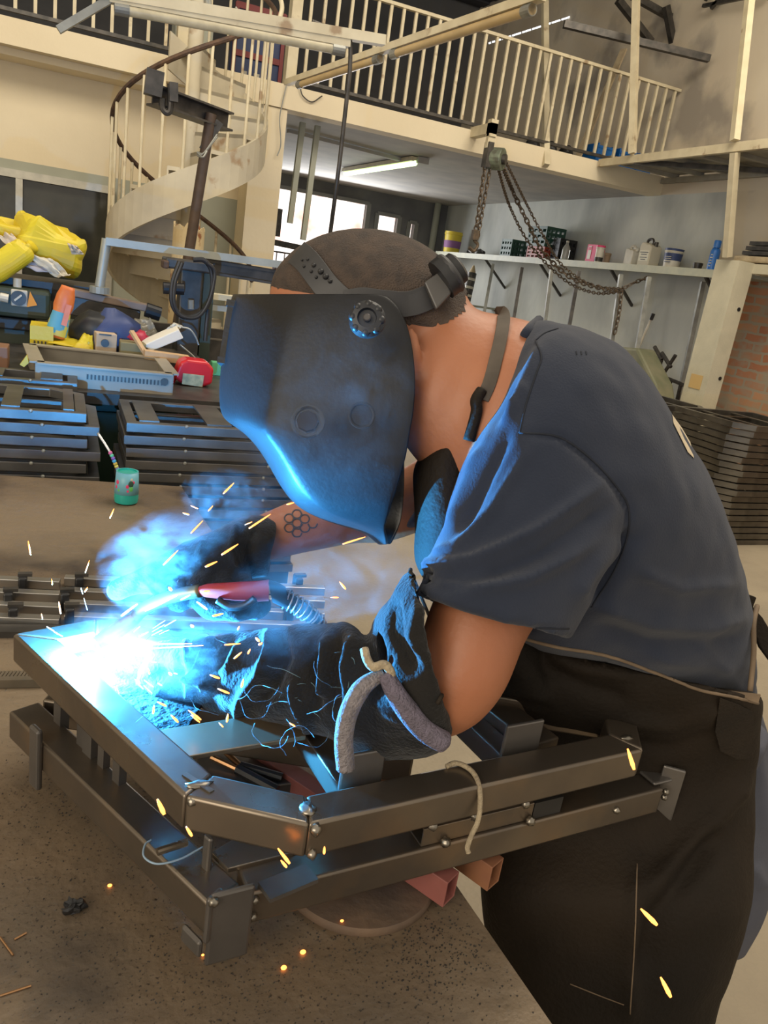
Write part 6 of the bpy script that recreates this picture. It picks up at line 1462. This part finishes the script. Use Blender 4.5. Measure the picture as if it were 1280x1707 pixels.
for (x0, y0, x1, y1, w, d, l) in [(1046, 1248, 1057, 1283, 8, .80, 'large orange spark falling past the right end of the front tube'), (1068, 1515, 1095, 1542, 8, .80, 'large slanting orange spark in front of the apron, upper of two'), (1101, 1629, 1118, 1662, 8, .80, 'large orange spark low in front of the apron, lower of two'),
    (262, 1332, 274, 1358, 8, .70, 'large orange spark left of the frame corner, above the lower tube'), (310, 1378, 320, 1394, 6, .70, 'orange spark just below the cut corner of the frame'), (463, 1414, 483, 1440, 6, .72, 'orange spark between the frame tubes, the longer of a pair'), (468, 1434, 478, 1446, 5, .72, 'orange spark between the frame tubes, the shorter of a pair'), (541, 1411, 540, 1424, 5, .72, 'orange spark under the front chamfer joint')]:
    spark((x0, y0), (x1, y1), w, 'falling_spark', l, None, m_sp, d)
for (x, y, w, l) in [(183, 1476, 6, 'glowing spark resting on the bench left of the frame corner'), (570, 1535, 5, 'glowing spark resting on the disc edge'), (473, 1613, 8, 'glowing spark resting on the bench below the disc, left one'), (505, 1587, 8, 'glowing spark resting on the bench below the disc, right one'), (338, 1592, 4, 'tiny ember on the bench just under the frame corner plate'), (256, 1460, 4, 'tiny ember beside the lower left tube')]:
    z = DT if 'disc edge' in l else TZ
    c = PZ(x, y, z+.002); r = w*projd(c)[2]/F/2
    tag(MB().ball(c, r, 6, (1.3, 1, .8)).build('ember', m_sp, smooth=2), l, 'ember')
# spatter: short bright slivers shooting out of the arc
random.seed(9)
for k in range(34):
    a = random.uniform(-.6, 2.6) if k % 3 else random.uniform(0, 6.3); r0 = random.uniform(60, 120); L_ = random.uniform(6, 26)
    cx, cy = 172+r0*math.cos(a)*1.1, 1092+r0*math.sin(a)*.9
    spark((cx, cy), (cx+L_*math.cos(a), cy+L_*math.sin(a)), random.uniform(1.0, 2.2), 'arc_spatter', 'fine white-blue spatter streak shooting out of the arc', 'spatter streaks around the arc', pm('spatter_white', (.8, .9, 1), emit=(.5, .8, 1), es=4), .93)
# curling wisps of smoke over the gloves
m_wisp = pm('pale_wisp', (.22, .38, .45), rough=.9, alpha=.4)
random.seed(21)
for k in range(24):
    x = random.gauss(430, 120); y = random.gauss(1150, 60)
    x = min(max(x, 230), 690); y = min(max(y, 1040), 1260); d = .83-.04*(x > 520)
    pts = []; a = random.uniform(0, 6.3); s_ = random.uniform(6, 11); da = random.uniform(-.25, .25)
    for j in range(random.randint(7, 16)):
        pts.append(D(x, y, d+.01*math.sin(j))); a += da+random.uniform(-.45, .45); x += s_*math.cos(a); y += s_*math.sin(a)*.9
    tag(MB().tube(spline(pts, 4), random.choice((.0002, .0003, .0004)), 5).build('smoke_wisp', m_wisp, smooth=2), 'hair-thin pale blue smoke wisp curling over the near glove', 'wisp', 'thin smoke wisps over the near glove')
# each spark gets its own place in its group, counted from the left
CARD = 'first second third fourth fifth sixth seventh eighth ninth tenth eleventh twelfth thirteenth fourteenth fifteenth sixteenth seventeenth eighteenth nineteenth'.split()
def ordn(i):
    if i < 19: return CARD[i]
    t_, u_ = divmod(i+1, 10); b_ = {2: 'twent', 3: 'thirt'}[t_]
    return b_+'ieth' if u_ == 0 else b_+'y-'+CARD[u_-1]
gs = {}
for o in COL.objects:
    if o.name.startswith('flying_spark') and o.parent is None: gs.setdefault(o['group'], []).append(o)
for g, L_ in gs.items():
    if len(L_) < 2: continue
    L_.sort(key=lambda o: projd(o.location)[0])
    for i, o in enumerate(L_): o['label'] = o['label']+', '+ordn(i)+' from the left'
